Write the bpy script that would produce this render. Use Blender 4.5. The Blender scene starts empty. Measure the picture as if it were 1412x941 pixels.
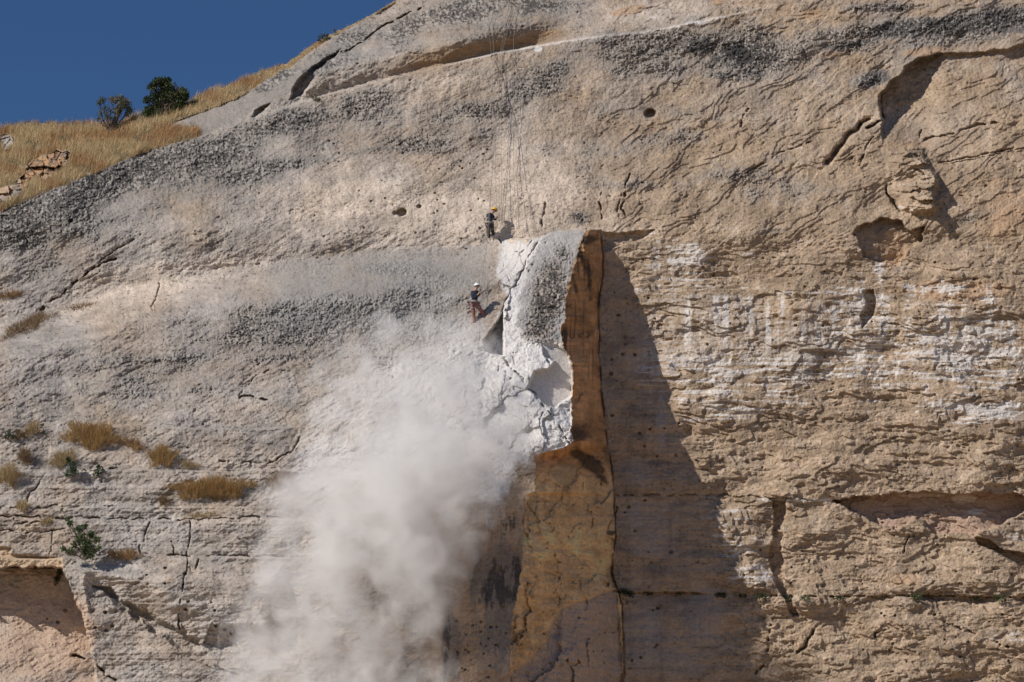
import bpy, bmesh, math, random
import numpy as np
from mathutils import Vector, Matrix
from concurrent.futures import ThreadPoolExecutor

# ------------------------------------------------------------------ camera, sky, sun, exposure
sc = bpy.context.scene
col = sc.collection
PITCH = math.radians(16.0)
LENS = 70.0
KS = 0.68                        # metres per relief unit: makes the climbers 1.8 m tall
CAM = np.array([0.0, 0.0, 1.7])
FPX = 1412 * LENS / 36.0

cam_d = bpy.data.cameras.new('camera'); cam = bpy.data.objects.new('camera', cam_d); col.objects.link(cam)
cam.location = CAM; cam.rotation_euler = (math.radians(90) + PITCH, 0, 0)
cam_d.lens = LENS; cam_d.sensor_width = 36; cam_d.clip_start = 0.5; cam_d.clip_end = 4000
sc.camera = cam

SUN_EL = math.radians(34.0)      # the sun stands behind the camera, far round to the left
SUN_AZ = math.radians(58.0)      # angle between the cliff's normal and the light, seen from above
S2 = Vector((-math.sin(SUN_AZ) * math.cos(SUN_EL), -math.cos(SUN_AZ) * math.cos(SUN_EL), math.sin(SUN_EL)))  # towards the sun
sun_d = bpy.data.lights.new('sun', 'SUN'); sun = bpy.data.objects.new('sun', sun_d); col.objects.link(sun)
sun.rotation_euler = S2.to_track_quat('Z', 'Y').to_euler()
sun_d.energy = 4.55; sun_d.angle = math.radians(0.5); sun_d.color = (1.0, 0.94, 0.87)

world = bpy.data.worlds.new('World'); sc.world = world; world.use_nodes = True
nt = world.node_tree; nt.nodes.clear()
sky = nt.nodes.new('ShaderNodeTexSky'); sky.sky_type = 'NISHITA'; sky.sun_disc = False
sky.sun_elevation = SUN_EL
sky.sun_rotation = math.atan2(S2.x, S2.y)
sky.air_density = 1.6; sky.dust_density = 0.0; sky.ozone_density = 10.0; sky.altitude = 4000
bg = nt.nodes.new('ShaderNodeBackground'); bg.inputs[1].default_value = 0.068
wo = nt.nodes.new('ShaderNodeOutputWorld')
nt.links.new(sky.outputs[0], bg.inputs[0]); nt.links.new(bg.outputs[0], wo.inputs[0])

sc.view_settings.view_transform = 'Standard'; sc.view_settings.look = 'None'
sc.view_settings.gamma = 1; sc.view_settings.use_curve_mapping = False
sc.view_settings.exposure = 0.0
sc.render.engine = 'CYCLES'
cy = sc.cycles
cy.max_bounces = 8; cy.diffuse_bounces = 3; cy.glossy_bounces = 1; cy.transparent_max_bounces = 12
cy.volume_bounces = 5; cy.volume_step_rate = 1.0; cy.volume_max_steps = 128
cy.use_denoising = True
try: cy.use_light_tree = False
except Exception: pass

# ------------------------------------------------------------------ noise in numpy
pool = ThreadPoolExecutor(4)
def chunked(f, *arrs):
    n = arrs[0].size
    if n < 60000: return f(*arrs)
    k = 8; e = np.linspace(0, n, k + 1).astype(int)
    return np.concatenate(list(pool.map(lambda i: f(*[a[e[i]:e[i+1]] for a in arrs]), range(k))))

def pnoise(x, y, seed=0):
    r = np.random.RandomState(seed)
    ang = r.rand(65536).astype(np.float32) * 2 * np.pi
    GX, GY = np.cos(ang), np.sin(ang)
    def f(x, y):
        xi = np.floor(x); yi = np.floor(y)
        fx = (x - xi).astype(np.float32); fy = (y - yi).astype(np.float32)
        xi = xi.astype(np.int32); yi = yi.astype(np.int32)
        x0 = xi & 255; x1 = (xi + 1) & 255; y0 = (yi & 255) << 8; y1 = ((yi + 1) & 255) << 8
        u = fx * fx * fx * (fx * (fx * 6 - 15) + 10); v = fy * fy * fy * (fy * (fy * 6 - 15) + 10)
        def g(a, dx, dy): return GX[a] * dx + GY[a] * dy
        n00 = g(x0 + y0, fx, fy); n10 = g(x1 + y0, fx - 1, fy)
        n01 = g(x0 + y1, fx, fy - 1); n11 = g(x1 + y1, fx - 1, fy - 1)
        a = n00 + u * (n10 - n00); b = n01 + u * (n11 - n01)
        return (a + v * (b - a)) * 1.5
    return chunked(f, x, y)

def fbm(x, y, octv, seed, gain=0.5):
    t = np.zeros(x.shape, np.float32); a = 1.0; s = 0.0; fx, fy = x, y
    for i in range(octv):
        t += a * pnoise(fx, fy, seed * 17 + i); s += a; a *= gain
        fx = fx * 2.03 + 13.7; fy = fy * 2.03 + 7.1
    return t / s

def ridge(x, y, octv, seed, gain=0.5):
    t = np.zeros(x.shape, np.float32); a = 1.0; s = 0.0; fx, fy = x, y
    for i in range(octv):
        t += a * (1 - 2 * np.abs(pnoise(fx, fy, seed * 17 + i))); s += a; a *= gain
        fx = fx * 2.1 + 3.7; fy = fy * 2.1 + 9.1
    return t / s

def cells(x, y, seed, jit=0.9):
    """nearest cell: distance to border (f2-f1), two random values and the offset to the centre"""
    r = np.random.RandomState(seed)
    T = r.rand(4, 65536).astype(np.float32)
    def f(x, y):
        xi = np.floor(x).astype(np.int32); yi = np.floor(y).astype(np.int32)
        d1 = np.full(x.shape, 9.0, np.float32); d2 = d1.copy()
        h = np.zeros(x.shape, np.int32); ox = np.zeros(x.shape, np.float32); oy = ox.copy()
        for i in (-1, 0, 1):
            for j in (-1, 0, 1):
                k = ((xi + i) & 255) + (((yi + j) & 255) << 8)
                cx = xi + i + 0.5 + jit * (T[0][k] - 0.5); cyy = yi + j + 0.5 + jit * (T[1][k] - 0.5)
                dx = (x - cx).astype(np.float32); dy = (y - cyy).astype(np.float32)
                d = dx * dx + dy * dy
                m = d < d1
                d2 = np.where(m, d1, np.minimum(d2, d)); d1 = np.where(m, d, d1)
                h = np.where(m, k, h); ox = np.where(m, dx, ox); oy = np.where(m, dy, oy)
        return np.stack([np.sqrt(d2) - np.sqrt(d1), T[2][h], T[3][h], ox, oy], 1)
    n = x.size
    if n < 60000: o = f(x, y)
    else:
        e = np.linspace(0, n, 9).astype(int)
        o = np.concatenate(list(pool.map(lambda i: f(x[e[i]:e[i+1]], y[e[i]:e[i+1]]), range(8))))
    return o.T

def sst(a, b, x):
    t = np.clip((x - a) / (b - a), 0, 1); return t * t * (3 - 2 * t)

def line_at(pts, u):
    p = np.array(pts, float); return np.interp(u, p[:, 0], p[:, 1])

# ------------------------------------------------------------------ rays: photograph pixel -> direction in the world
def ray(u, v):
    x = (u - 706.0) / FPX; y = -(v - 470.5) / FPX
    return x, math.cos(PITCH) - y * math.sin(PITCH), math.sin(PITCH) + y * math.cos(PITCH)
def place(u, v, Y):
    dx, dy, dz = ray(u, v); t = KS * Y / dy
    return CAM[0] + dx * t, CAM[1] + dy * t, CAM[2] + dz * t

# ------------------------------------------------------------------ the cliff as one relief
STEP = 0.8
uc = np.concatenate([np.linspace(-1500, -420, 60), np.linspace(-400, -46, 60), np.arange(-40, 1452, STEP),
                     np.linspace(1460, 1800, 60), np.linspace(1830, 2900, 60)])
vc = np.concatenate([np.linspace(-520, -70, 60), np.arange(-60, 985, STEP), np.linspace(990, 1330, 80)])
NU, NV = len(uc), len(vc)
SKY = [(-1500, 420), (-700, 300), (-300, 235), (-120, 200), (0, 179), (12, 173), (40, 170), (70, 171), (100, 170), (135, 173), (160, 172),
       (185, 163), (200, 160), (235, 150), (262, 138), (300, 124), (335, 110), (362, 98), (395, 88), (425, 66), (452, 49),
       (480, 37), (510, 22), (545, 1), (600, -30), (700, -80), (900, -150), (1300, -260), (1800, -350), (2900, -420)]
skyl = line_at(SKY, uc) + 1.6 * pnoise(uc / 7.0, uc * 0, 5) + 1.0 * pnoise(uc / 2.6, uc * 0, 6)
U = np.repeat(uc[None, :], NV, 0); V = np.repeat(vc[:, None], NU, 1)
V = np.maximum(V, skyl[None, :])
U = U.ravel(); V = V.ravel()
N = U.size
Xm = U / 22.0; Zm = V / 22.0     # metres on the face

# strata coordinate: beds sweep up to the right on the dome and lie level on the right and below
_su = np.linspace(-1500, 2900, 120); _sg = np.linspace(-900, 1700, 400)
_A = np.interp(_sg, [-900, 285, 400, 520, 620, 1700], [300, 270, 100, 55, 0, 0])
_g = np.where(_su > 0, 1 - np.exp(-np.clip(_su, 0, None) / 480.0), _su / 480.0)
_vv = np.linspace(-520, 1330, 300)
_tab = np.stack([np.interp(_vv, _sg - _A * g, _sg) for g in _g], 1)    # [v,u]
def bil(tab, x, y, x0, dx, y0, dy):
    fx = np.clip((x - x0) / dx, 0, tab.shape[1] - 1.001); fy = np.clip((y - y0) / dy, 0, tab.shape[0] - 1.001)
    i = fx.astype(int); j = fy.astype(int); fx = fx - i; fy = fy - j
    return (tab[j, i] * (1 - fx) + tab[j, i + 1] * fx) * (1 - fy) + (tab[j + 1, i] * (1 - fx) + tab[j + 1, i + 1] * fx) * fy
S = bil(_tab, U, V, _su[0], _su[1] - _su[0], _vv[0], _vv[1] - _vv[0])
Sm = S / 22.0

# shared noises
n_big = fbm(Xm / 9, Zm / 7, 3, 1)
n_mid = fbm(Xm / 3.2, Sm / 1.8, 4, 2)
n_wu = fbm(Xm / 0.9, Zm / 0.9, 4, 3); n_wv = fbm(Xm / 0.9 + 50, Zm / 0.9, 4, 4)
n_hf = fbm(Xm / 0.28, Zm / 0.24, 3, 7, 0.6)
n_lf = fbm(Xm / 2.4, Zm / 2.4, 5, 8, 0.55)
WU = U + 7 * n_wu; WV = V + 7 * n_wv           # warped picture coordinates give ragged outlines

def box(pts, m):
    p = np.array(pts, float)
    return np.nonzero((U > p[:, 0].min() - m) & (U < p[:, 0].max() + m) & (V > p[:, 1].min() - m) & (V < p[:, 1].max() + m))[0]
def dseg(x, y, pts, closed=False):
    p = np.array(pts, float); q = np.roll(p, -1, 0) if closed else p[1:]
    p = p if closed else p[:-1]
    d = np.full(x.shape, 1e9)
    for a, b in zip(p, q):
        ab = b - a; t = np.clip(((x - a[0]) * ab[0] + (y - a[1]) * ab[1]) / (ab @ ab + 1e-9), 0, 1)
        d = np.minimum(d, (x - a[0] - t * ab[0]) ** 2 + (y - a[1] - t * ab[1]) ** 2)
    return np.sqrt(d)
def inside(x, y, pts):
    c = np.zeros(x.shape, bool); n = len(pts)
    for i in range(n):
        x1, y1 = pts[i]; x2, y2 = pts[(i + 1) % n]
        if y1 == y2: continue
        c ^= ((y1 > y) != (y2 > y)) & (x < (x2 - x1) * (y - y1) / (y2 - y1) + x1)
    return c
def poly(pts, warp=1.0, m=30):
    """-> indices, signed distance in px (positive inside)"""
    ix = box(pts, m)
    x = U[ix] + warp * 7 * n_wu[ix]; y = V[ix] + warp * 7 * n_wv[ix]
    d = dseg(x, y, pts, True)
    return ix, np.where(inside(x, y, pts), d, -d)
def stroke(pts, w, warp=0.6, m=30):
    ix = box(pts, m)
    x = U[ix] + warp * 7 * n_wu[ix]; y = V[ix] + warp * 7 * n_wv[ix]
    return ix, np.exp(-(dseg(x, y, pts) / w) ** 2)
def full(ix, val):
    a = np.zeros(N, np.float32); a[ix] = val; return a
def pmask(pts, soft=2.0, warp=1.0):
    ix, d = poly(pts, warp, 20 + 2 * soft); return full(ix, sst(-soft, soft, d))
def blobs(lst):
    f = np.zeros(N, np.float32)
    for cx, cy_, rx, ry, rot, a in lst:
        m = 2.3 * max(rx, ry)
        ix = np.nonzero((np.abs(U - cx) < m) & (np.abs(V - cy_) < m))[0]
        c, s = math.cos(math.radians(rot)), math.sin(math.radians(rot))
        x = (U[ix] - cx) * c - (V[ix] - cy_) * s; y = (U[ix] - cx) * s + (V[ix] - cy_) * c
        f[ix] = np.maximum(f[ix], a * np.exp(-((x / rx) ** 2 + (y / ry) ** 2)))
    return f

# --- guide lines in the photograph
B = [(-1500, 620), (-200, 350), (0, 289), (70, 262), (143, 234), (200, 208), (273, 191), (350, 161), (420, 140), (500, 118), (560, 103),
     (600, 93), (640, 84), (690, 72), (740, 63), (800, 53), (850, 47), (900, 42), (960, 30), (1040, 14), (1100, 3), (1200, -14), (1500, -50), (2900, -200)]
Bv = line_at(B, U) + 2.0 * n_wv
dB = Bv - V                        # >0 above the bed line
RIDGE = [(250, 830), (316, 808), (345, 797), (370, 790), (395, 782), (440, 779), (455, 772), (480, 777), (505, 789), (600, 788), (608, 790), (618, 779),
         (624, 752), (629, 737), (650, 740), (679, 738), (683, 725), (760, 721), (800, 717), (860, 705), (941, 703), (1330, 690)]
JOINT = [(250, 832), (322, 829), (345, 831), (380, 830), (420, 825), (480, 825), (540, 829), (600, 835), (660, 845), (740, 848), (765, 846), (790, 843),
         (815, 853), (850, 858), (941, 861), (1330, 880)]
wob = 3.4 * fbm(V / 14.0, V * 0, 4, 31, .65) + 2.4 * n_wu
ru = line_at(RIDGE, V) + wob + 3.0 * np.abs(pnoise(V / 7.0, V * 0 + 40, 35)) * sst(320, 340, V) * sst(540, 500, V); ju = line_at(JOINT, V) + 2.0 * fbm(V / 25.0, V * 0 + 9, 3, 32)
dprof = line_at([(300, 0.0), (318, 1.5), (360, 3.0), (400, 4.2), (450, 5.1), (510, 6.2), (600, 7.9), (700, 9.3), (820, 10.0), (941, 10.5), (1330, 14.0)], V) * 1.08

# --- base depth (metres straight ahead of the camera)
Yb = 121.5 - 0.0056 * np.clip(V - 318, 0, None) + 0.020 * np.clip(318 - V, 0, None)
leftness = sst(760, 150, U)
Yb += 0.016 * leftness * np.clip(318 - V, 0, None)
k = line_at([(-1500, .12), (0, .125), (230, .115), (330, .065), (450, .05), (700, .035), (2900, .03)], U)
Yb += k * np.clip(dB, 0, None)
Yb += 0.004 * np.clip(-U, 0, None) + 0.003 * np.clip(U - 1412, 0, None)

D = np.zeros(N, np.float32)        # relief towards the camera
TOPL = [(-1500, 700), (-200, 520), (0, 440), (85, 425), (160, 400), (300, 372), (470, 350), (560, 343), (640, 338), (690, 332), (745, 330), (760, 322), (808, 316), (830, 316)]
tl = line_at(TOPL, U)
# slab on the left: stands out more and more from the wall on the right as it goes down
below = V - tl
slab = dprof * sst(-4, 60, below) ** 1.0
pil_w = sst(690, 735, U)
slab = slab * (1 - pil_w) + dprof * pil_w * sst(-2, 1.0, V - (tl + 1.5 * n_wv))
t_f = np.clip((U - ru) / np.maximum(ju - ru, 2), 0, 1)
flank = (1 - t_f) ** 1.0
bulgeF = 0.10 * np.sin(t_f * np.pi) + .035 * np.sin(t_f * 9 + V / 60.) * (t_f > 0) * (t_f < 1)
D += np.where(U < ru, slab, dprof * np.clip(flank + bulgeF * (t_f > 0), 0, 1.05) * (V > 316))
on_flank = (U >= ru) & (U < ju) & (V > 318)
flankM = on_flank.astype(np.float32)
fx1 = fbm((Xm + .25 * Zm) / 1.3, (Zm - .3 * Xm) / .55, 4, 33, .6); fx2 = ridge(Xm / .9 + .5 * n_wu, Zm / 3.4, 3, 34)
D += flankM * (.22 * fx1 + .25 * fx2)

# fresh flank stands off at the top (chip) and the joint is a groove
ix = np.nonzero((np.abs(U - ju) < 14) & (V > 322))[0]
D[ix] -= 0.45 * np.exp(-((U[ix] - ju[ix]) / 1.2) ** 2) * sst(-.5, .3, pnoise(V[ix] / 30., U[ix] * 0, 78))
fq = np.nonzero(on_flank)[0]
c5 = cells((Xm[fq] + .55 * Zm[fq]) / 2.3 + .35 * n_wu[fq], Zm[fq] / 4.2 + .3 * n_wv[fq], 66); c6 = cells((Xm[fq] - .4 * Zm[fq]) / .9 + .4 * n_wu[fq], Zm[fq] / 1.5, 67)
lowf = sst(600, 680, V[fq])
D[fq] += ((.35 + .65 * lowf) * (.7 * (c5[1] - .5) + .9 * (c5[2] - .5) * c5[3] + .5 * (c5[1] - .5) * c5[4] + .22 * (c6[1] - .5) + .35 * (c6[2] - .5) * c6[3])).astype(np.float32)
facet = full(fq, (c5[1] - .5) * .5 + (c6[2] - .5) * .3)
# bottom of the flank: flatter greyish panel at the right
pan = [(775, 838), (850, 812), (862, 950), (860, 1100), (700, 1100), (704, 928), (735, 905), (752, 885), (760, 862)]
panM = pmask(pan, 1.2, 0.5) * flankM
D -= 0.35 * panM

# --- zone masks
grassP = [(-1500, 300), (-1500, 640), (-200, 352), (0, 292), (20, 283), (70, 262), (143, 234), (200, 208), (240, 198), (276, 188), (272, 178), (240, 177), (232, 172),
          (262, 160), (290, 150), (335, 132), (365, 112), (385, 98), (400, 94), (428, 72), (455, 54), (545, 4), (560, -40), (0, 120)]
gx_, gd_ = poly(grassP, 0.6, 25)
gd_ = np.where(inside(U[gx_], V[gx_], grassP) | (gd_ > 0), np.abs(gd_), gd_)
outc = 1.15 * blobs([(62, 232, 38, 19, 28, 1), (36, 248, 22, 10, 35, 1), (8, 196, 12, 12, 0, 1), (8, 270, 22, 13, 30, 1.1), (88, 214, 16, 7, 15, .8)])
outcM = sst(.40, .62, outc + .28 * n_wu)
grassM = np.zeros(N, np.float32); grassM[gx_] = sst(-1.5, 1.5, gd_)
grassM *= (1 - outcM)
fresh = pmask([(748, 335), (722, 372), (708, 400), (698, 432), (694, 450), (693, 492), (640, 470), (560, 500), (470, 520), (430, 560), (400, 640), (430, 700),
               (600, 700), (690, 690), (712, 640), (738, 626), (770, 628), (790, 622), (787, 545), (782, 500), (770, 475), (742, 472), (715, 462), (704, 440),
               (712, 405), (722, 385), (735, 350), (755, 332)], 9, 2.0)
white_c = pmask([(692, 330), (728, 335), (735, 330), (752, 326), (735, 352), (722, 385), (716, 405), (712, 440), (718, 470), (770, 474), (782, 500), (789, 545), (789, 620),
                 (736, 626), (690, 615), (650, 580), (636, 520), (672, 470), (692, 430), (700, 402), (692, 395), (684, 380)], 3, 1.2)
# --- relief by zone
D += 0.75 * n_big * (1 - 0.8 * flankM)
D += 0.34 * n_mid * (1 - 0.65 * flankM)
rough = fbm(Xm / 0.62, Sm / 0.34, 5, 11, 0.62)
right = sst(830, 860, U) * sst(250, 340, V)
amp = 0.075 + 0.05 * sst(0, .4, n_lf)
smoothz = blobs([(600, 300, 190, 42, -6, 1.0), (730, 270, 110, 60, 0, .8), (200, 410, 120, 18, 12, .7)])
amp = amp * (1 - 0.45 * np.clip(smoothz, 0, 1))
shadow_smooth = pmask([(832, 340), (852, 350), (900, 470), (965, 650), (1000, 800), (1005, 1000), (862, 1000), (845, 650)], 12, 1.0)
amp = amp * (1 - 0.7 * flankM) * (1 - 0.6 * shadow_smooth)
D += amp * rough
# bedding: thin hard and soft layers
bed = pnoise(Xm / 14, Sm / 0.55, 12) + 0.6 * pnoise(Xm / 9, Sm / 0.27, 13) + .4 * pnoise(Xm / 5, Sm / 0.13, 14)
bedA = 0.035 + 0.07 * sst(560, 700, V) * sst(420, 300, U) + 0.05 * blobs([(1000, 560, 500, 90, 0, 1), (920, 750, 90, 60, 0, 1)])
D += bedA * bed * (1 - flankM) * (0.5 + 0.8 * sst(-.2, .5, n_lf))
# spalled sheets: stepped iso-contours of a slow noise
def terr(f, h, w=.07):
    q = f * h; i = np.floor(q); r = q - i
    return i + sst(0.5 - w, 0.5 + w, r)
c_, s_ = math.cos(math.radians(30)), math.sin(math.radians(30))
rx = Xm * c_ - Zm * s_; ry = Xm * s_ + Zm * c_
diag = np.clip(sst(400, 300, V) + sst(840, 700, U), 0, 1)
spM = (0.30 + 0.70 * sst(820, 880, U)) * (1 - flankM) * (1 - .85 * shadow_smooth) * (1 - .75 * np.clip(smoothz, 0, 1))
spA = terr(fbm(rx / 6.0, ry / 2.2, 4, 21, .48), 6.0, .13); spB = terr(fbm(Xm / 5.5, Zm / 2.6, 4, 23, .52), 6.0, .09)
D += 0.15 * (spA * diag * .62 + spB * (1 - diag)) * spM
spA = terr(fbm(rx / 2.6, ry / .8, 4, 24, .5), 4.0, .16); spB = terr(fbm(Xm / 3.2, Zm / 0.9, 4, 25, .55), 4.0, .12)
D += 0.075 * (spA * diag * .7 + spB * (1 - diag)) * spM * sst(-.15, .25, n_lf)
vhf = pnoise(Xm / 0.115, Zm / 0.10, 9)
g1 = fbm(Xm / 0.33, Zm / 0.20, 2, 10)
# pitted, lichen-dark zones
dark_field = blobs([
    (440, 440, 120, 38, 12, 1.15), (350, 455, 80, 26, 16, 1.0), (250, 500, 70, 22, 16, .75), (560, 420, 90, 55, 0, .85), (600, 385, 80, 30, 0, .7), (540, 372, 60, 14, 0, .8),
    (756, 405, 32, 62, -12, 1.25), (745, 455, 30, 26, 0, 1.1), (775, 350, 24, 26, 0, .8),
    (900, 62, 110, 22, 4, 1.1), (1040, 72, 75, 30, -4, 1.25), (960, 60, 60, 20, 0, 1.3), (820, 70, 60, 16, 5, .7), (745, 110, 60, 28, 30, .8), (660, 150, 50, 16, 0, .95), (600, 180, 60, 14, 5, .6),
    (640, 15, 80, 24, 8, 1.1), (740, 8, 60, 16, 0, 1.15), (560, 40, 60, 24, 30, .85), (470, 70, 70, 22, 38, .8), (380, 110, 55, 16, 30, .8), (690, 35, 60, 12, 5, .9),
    (580, 200, 60, 16, 0, .95), (520, 205, 60, 12, 6, .75),
    (30, 310, 70, 42, 25, 1.1), (110, 268, 90, 34, 26, 1.15), (200, 236, 95, 28, 22, 1.15), (300, 215, 90, 28, 18, 1.1), (400, 170, 80, 24, 15, .95), (500, 140, 60, 20, 10, .85), (340, 240, 90, 22, 15, .8), (60, 370, 60, 16, 30, .6),
    (1290, 35, 150, 16, 4, 1.05), (1390, 25, 90, 18, 0, 1.1), (1180, 65, 50, 12, 8, .9), (1200, 110, 30, 14, 10, .9), (1000, 105, 50, 6, -4, .8),
    (1220, 10, 60, 8, 0, .8), (870, 250, 70, 14, 0, .45), (1000, 240, 90, 20, 10, .5), (900, 150, 160, 30, 0, .45), (1340, 300, 60, 12, 15, .5), (800, 300, 20, 14, 0, .8), (1080, 320, 60, 8, 5, .4),
    (100, 300, 170, 60, 26, .62), (280, 240, 180, 60, 18, .62), (460, 170, 160, 50, 14, .55), (420, 450, 200, 66, 10, .62), (230, 520, 160, 40, 12, .5), (600, 170, 120, 50, 4, .5), (980, 70, 220, 50, 0, .6), (860, 200, 160, 50, 10, .42), (560, 440, 120, 90, 0, .6), (1080, 270, 160, 30, 0, .38), (1300, 50, 140, 26, 3, .6), (755, 400, 48, 84, -12, .6), (680, 30, 160, 36, 6, .65),
    (80, 560, 160, 30, 10, .4), (150, 500, 160, 22, 10, .45), (300, 600, 200, 24, 5, .35)])
streak = fbm(Xm / 9.0, Sm / .75, 4, 42, .62)
dk = dark_field + .30 * n_lf + .16 * n_wu + .55 * streak * (1 - .6 * sst(700, 720, U) * sst(830, 810, U) * sst(315, 325, V))
pitN = ridge(Xm / 0.34, Zm / 0.26, 3, 41, .7)
pit_zone = sst(.30, .75, dk) * (1 - flankM)
D += pit_zone * (0.10 * pitN + .09 * n_hf + .05 * vhf)
D += (0.026 * n_hf + .022 * vhf + .034 * g1) * (1 - flankM * .4) * (1 - .5 * shadow_smooth)
cN = fbm(Xm / 0.5, Zm / .42, 2, 43)
D -= 0.20 * sst(.46, .62, cN) * sst(-.1, .35, n_lf) * (1 - flankM) * (1 - .6 * np.clip(smoothz, 0, 1))
# natural diagonal hackles on the left slab (short, running up to the right)
hx = Xm * c_ - Zm * s_; hy = Xm * s_ + Zm * c_
hack = fbm(hx / 2.6, hy / 0.34, 4, 45, .6)
D += 0.13 * hack * sst(780, 640, U) * (1 - flankM) * (.35 + .65 * sst(-.2, .3, n_lf)) * (1 - .5 * np.clip(smoothz, 0, 1))

D += .30 * fbm(Xm / .8, Zm / .5, 4, 46, .65) * blobs([(320, 150, 90, 30, 28, 1), (430, 100, 80, 40, 32, 1), (540, 50, 90, 40, 25, .8)])
# --- fresh broken rock in the middle: planar facets
ixw = np.nonzero(white_c > .02)[0]
wx = Xm[ixw] + .35 * n_wu[ixw]; wy = Zm[ixw] + .35 * n_wv[ixw]
c1 = cells((wx + .5 * wy) / 1.9, wy / 3.4, 51); c2 = cells(wx / .75, wy / .9, 52); c3 = cells(wx / .33, wy / .33, 53)
hackw = fbm((wx * .5 - wy * .87) / .35, (wx * .87 + wy * .5) / 1.6, 3, 54)
f = .45 * (c1[1] - .5) + .9 * (c1[2] - .5) * c1[3] + .7 * (c1[1] - .6) * c1[4]
f += .16 * (c2[1] - .5) + .38 * (c2[2] - .5) * c2[3] + .3 * (c2[1] - .5) * c2[4]
f += .02 * (c3[1] - .5) + .08 * (c3[2] - .5) * c3[3] + .10 * hackw
D[ixw] += .72 * (white_c[ixw] * f * (0.35 + .75 * sst(455, 540, V[ixw]))).astype(np.float32)
# smooth spall scar on the front of the block
scar = [(748, 474), (770, 476), (783, 490), (790, 515), (789, 545), (777, 552), (767, 564), (752, 557), (738, 547), (727, 537), (738, 512), (757, 508), (766, 498), (752, 492)]
ixs, ds = poly(scar, .55, 12); ms = sst(-1.2, 1.2, ds)
plane = -0.15 - .017 * (U[ixs] - 735) - .012 * (V[ixs] - 500)
D[ixs] = D[ixs] * (1 - ms) + ms * (dprof[ixs] + plane + .10 * n_mid[ixs])
scarM = full(ixs, ms)
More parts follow.
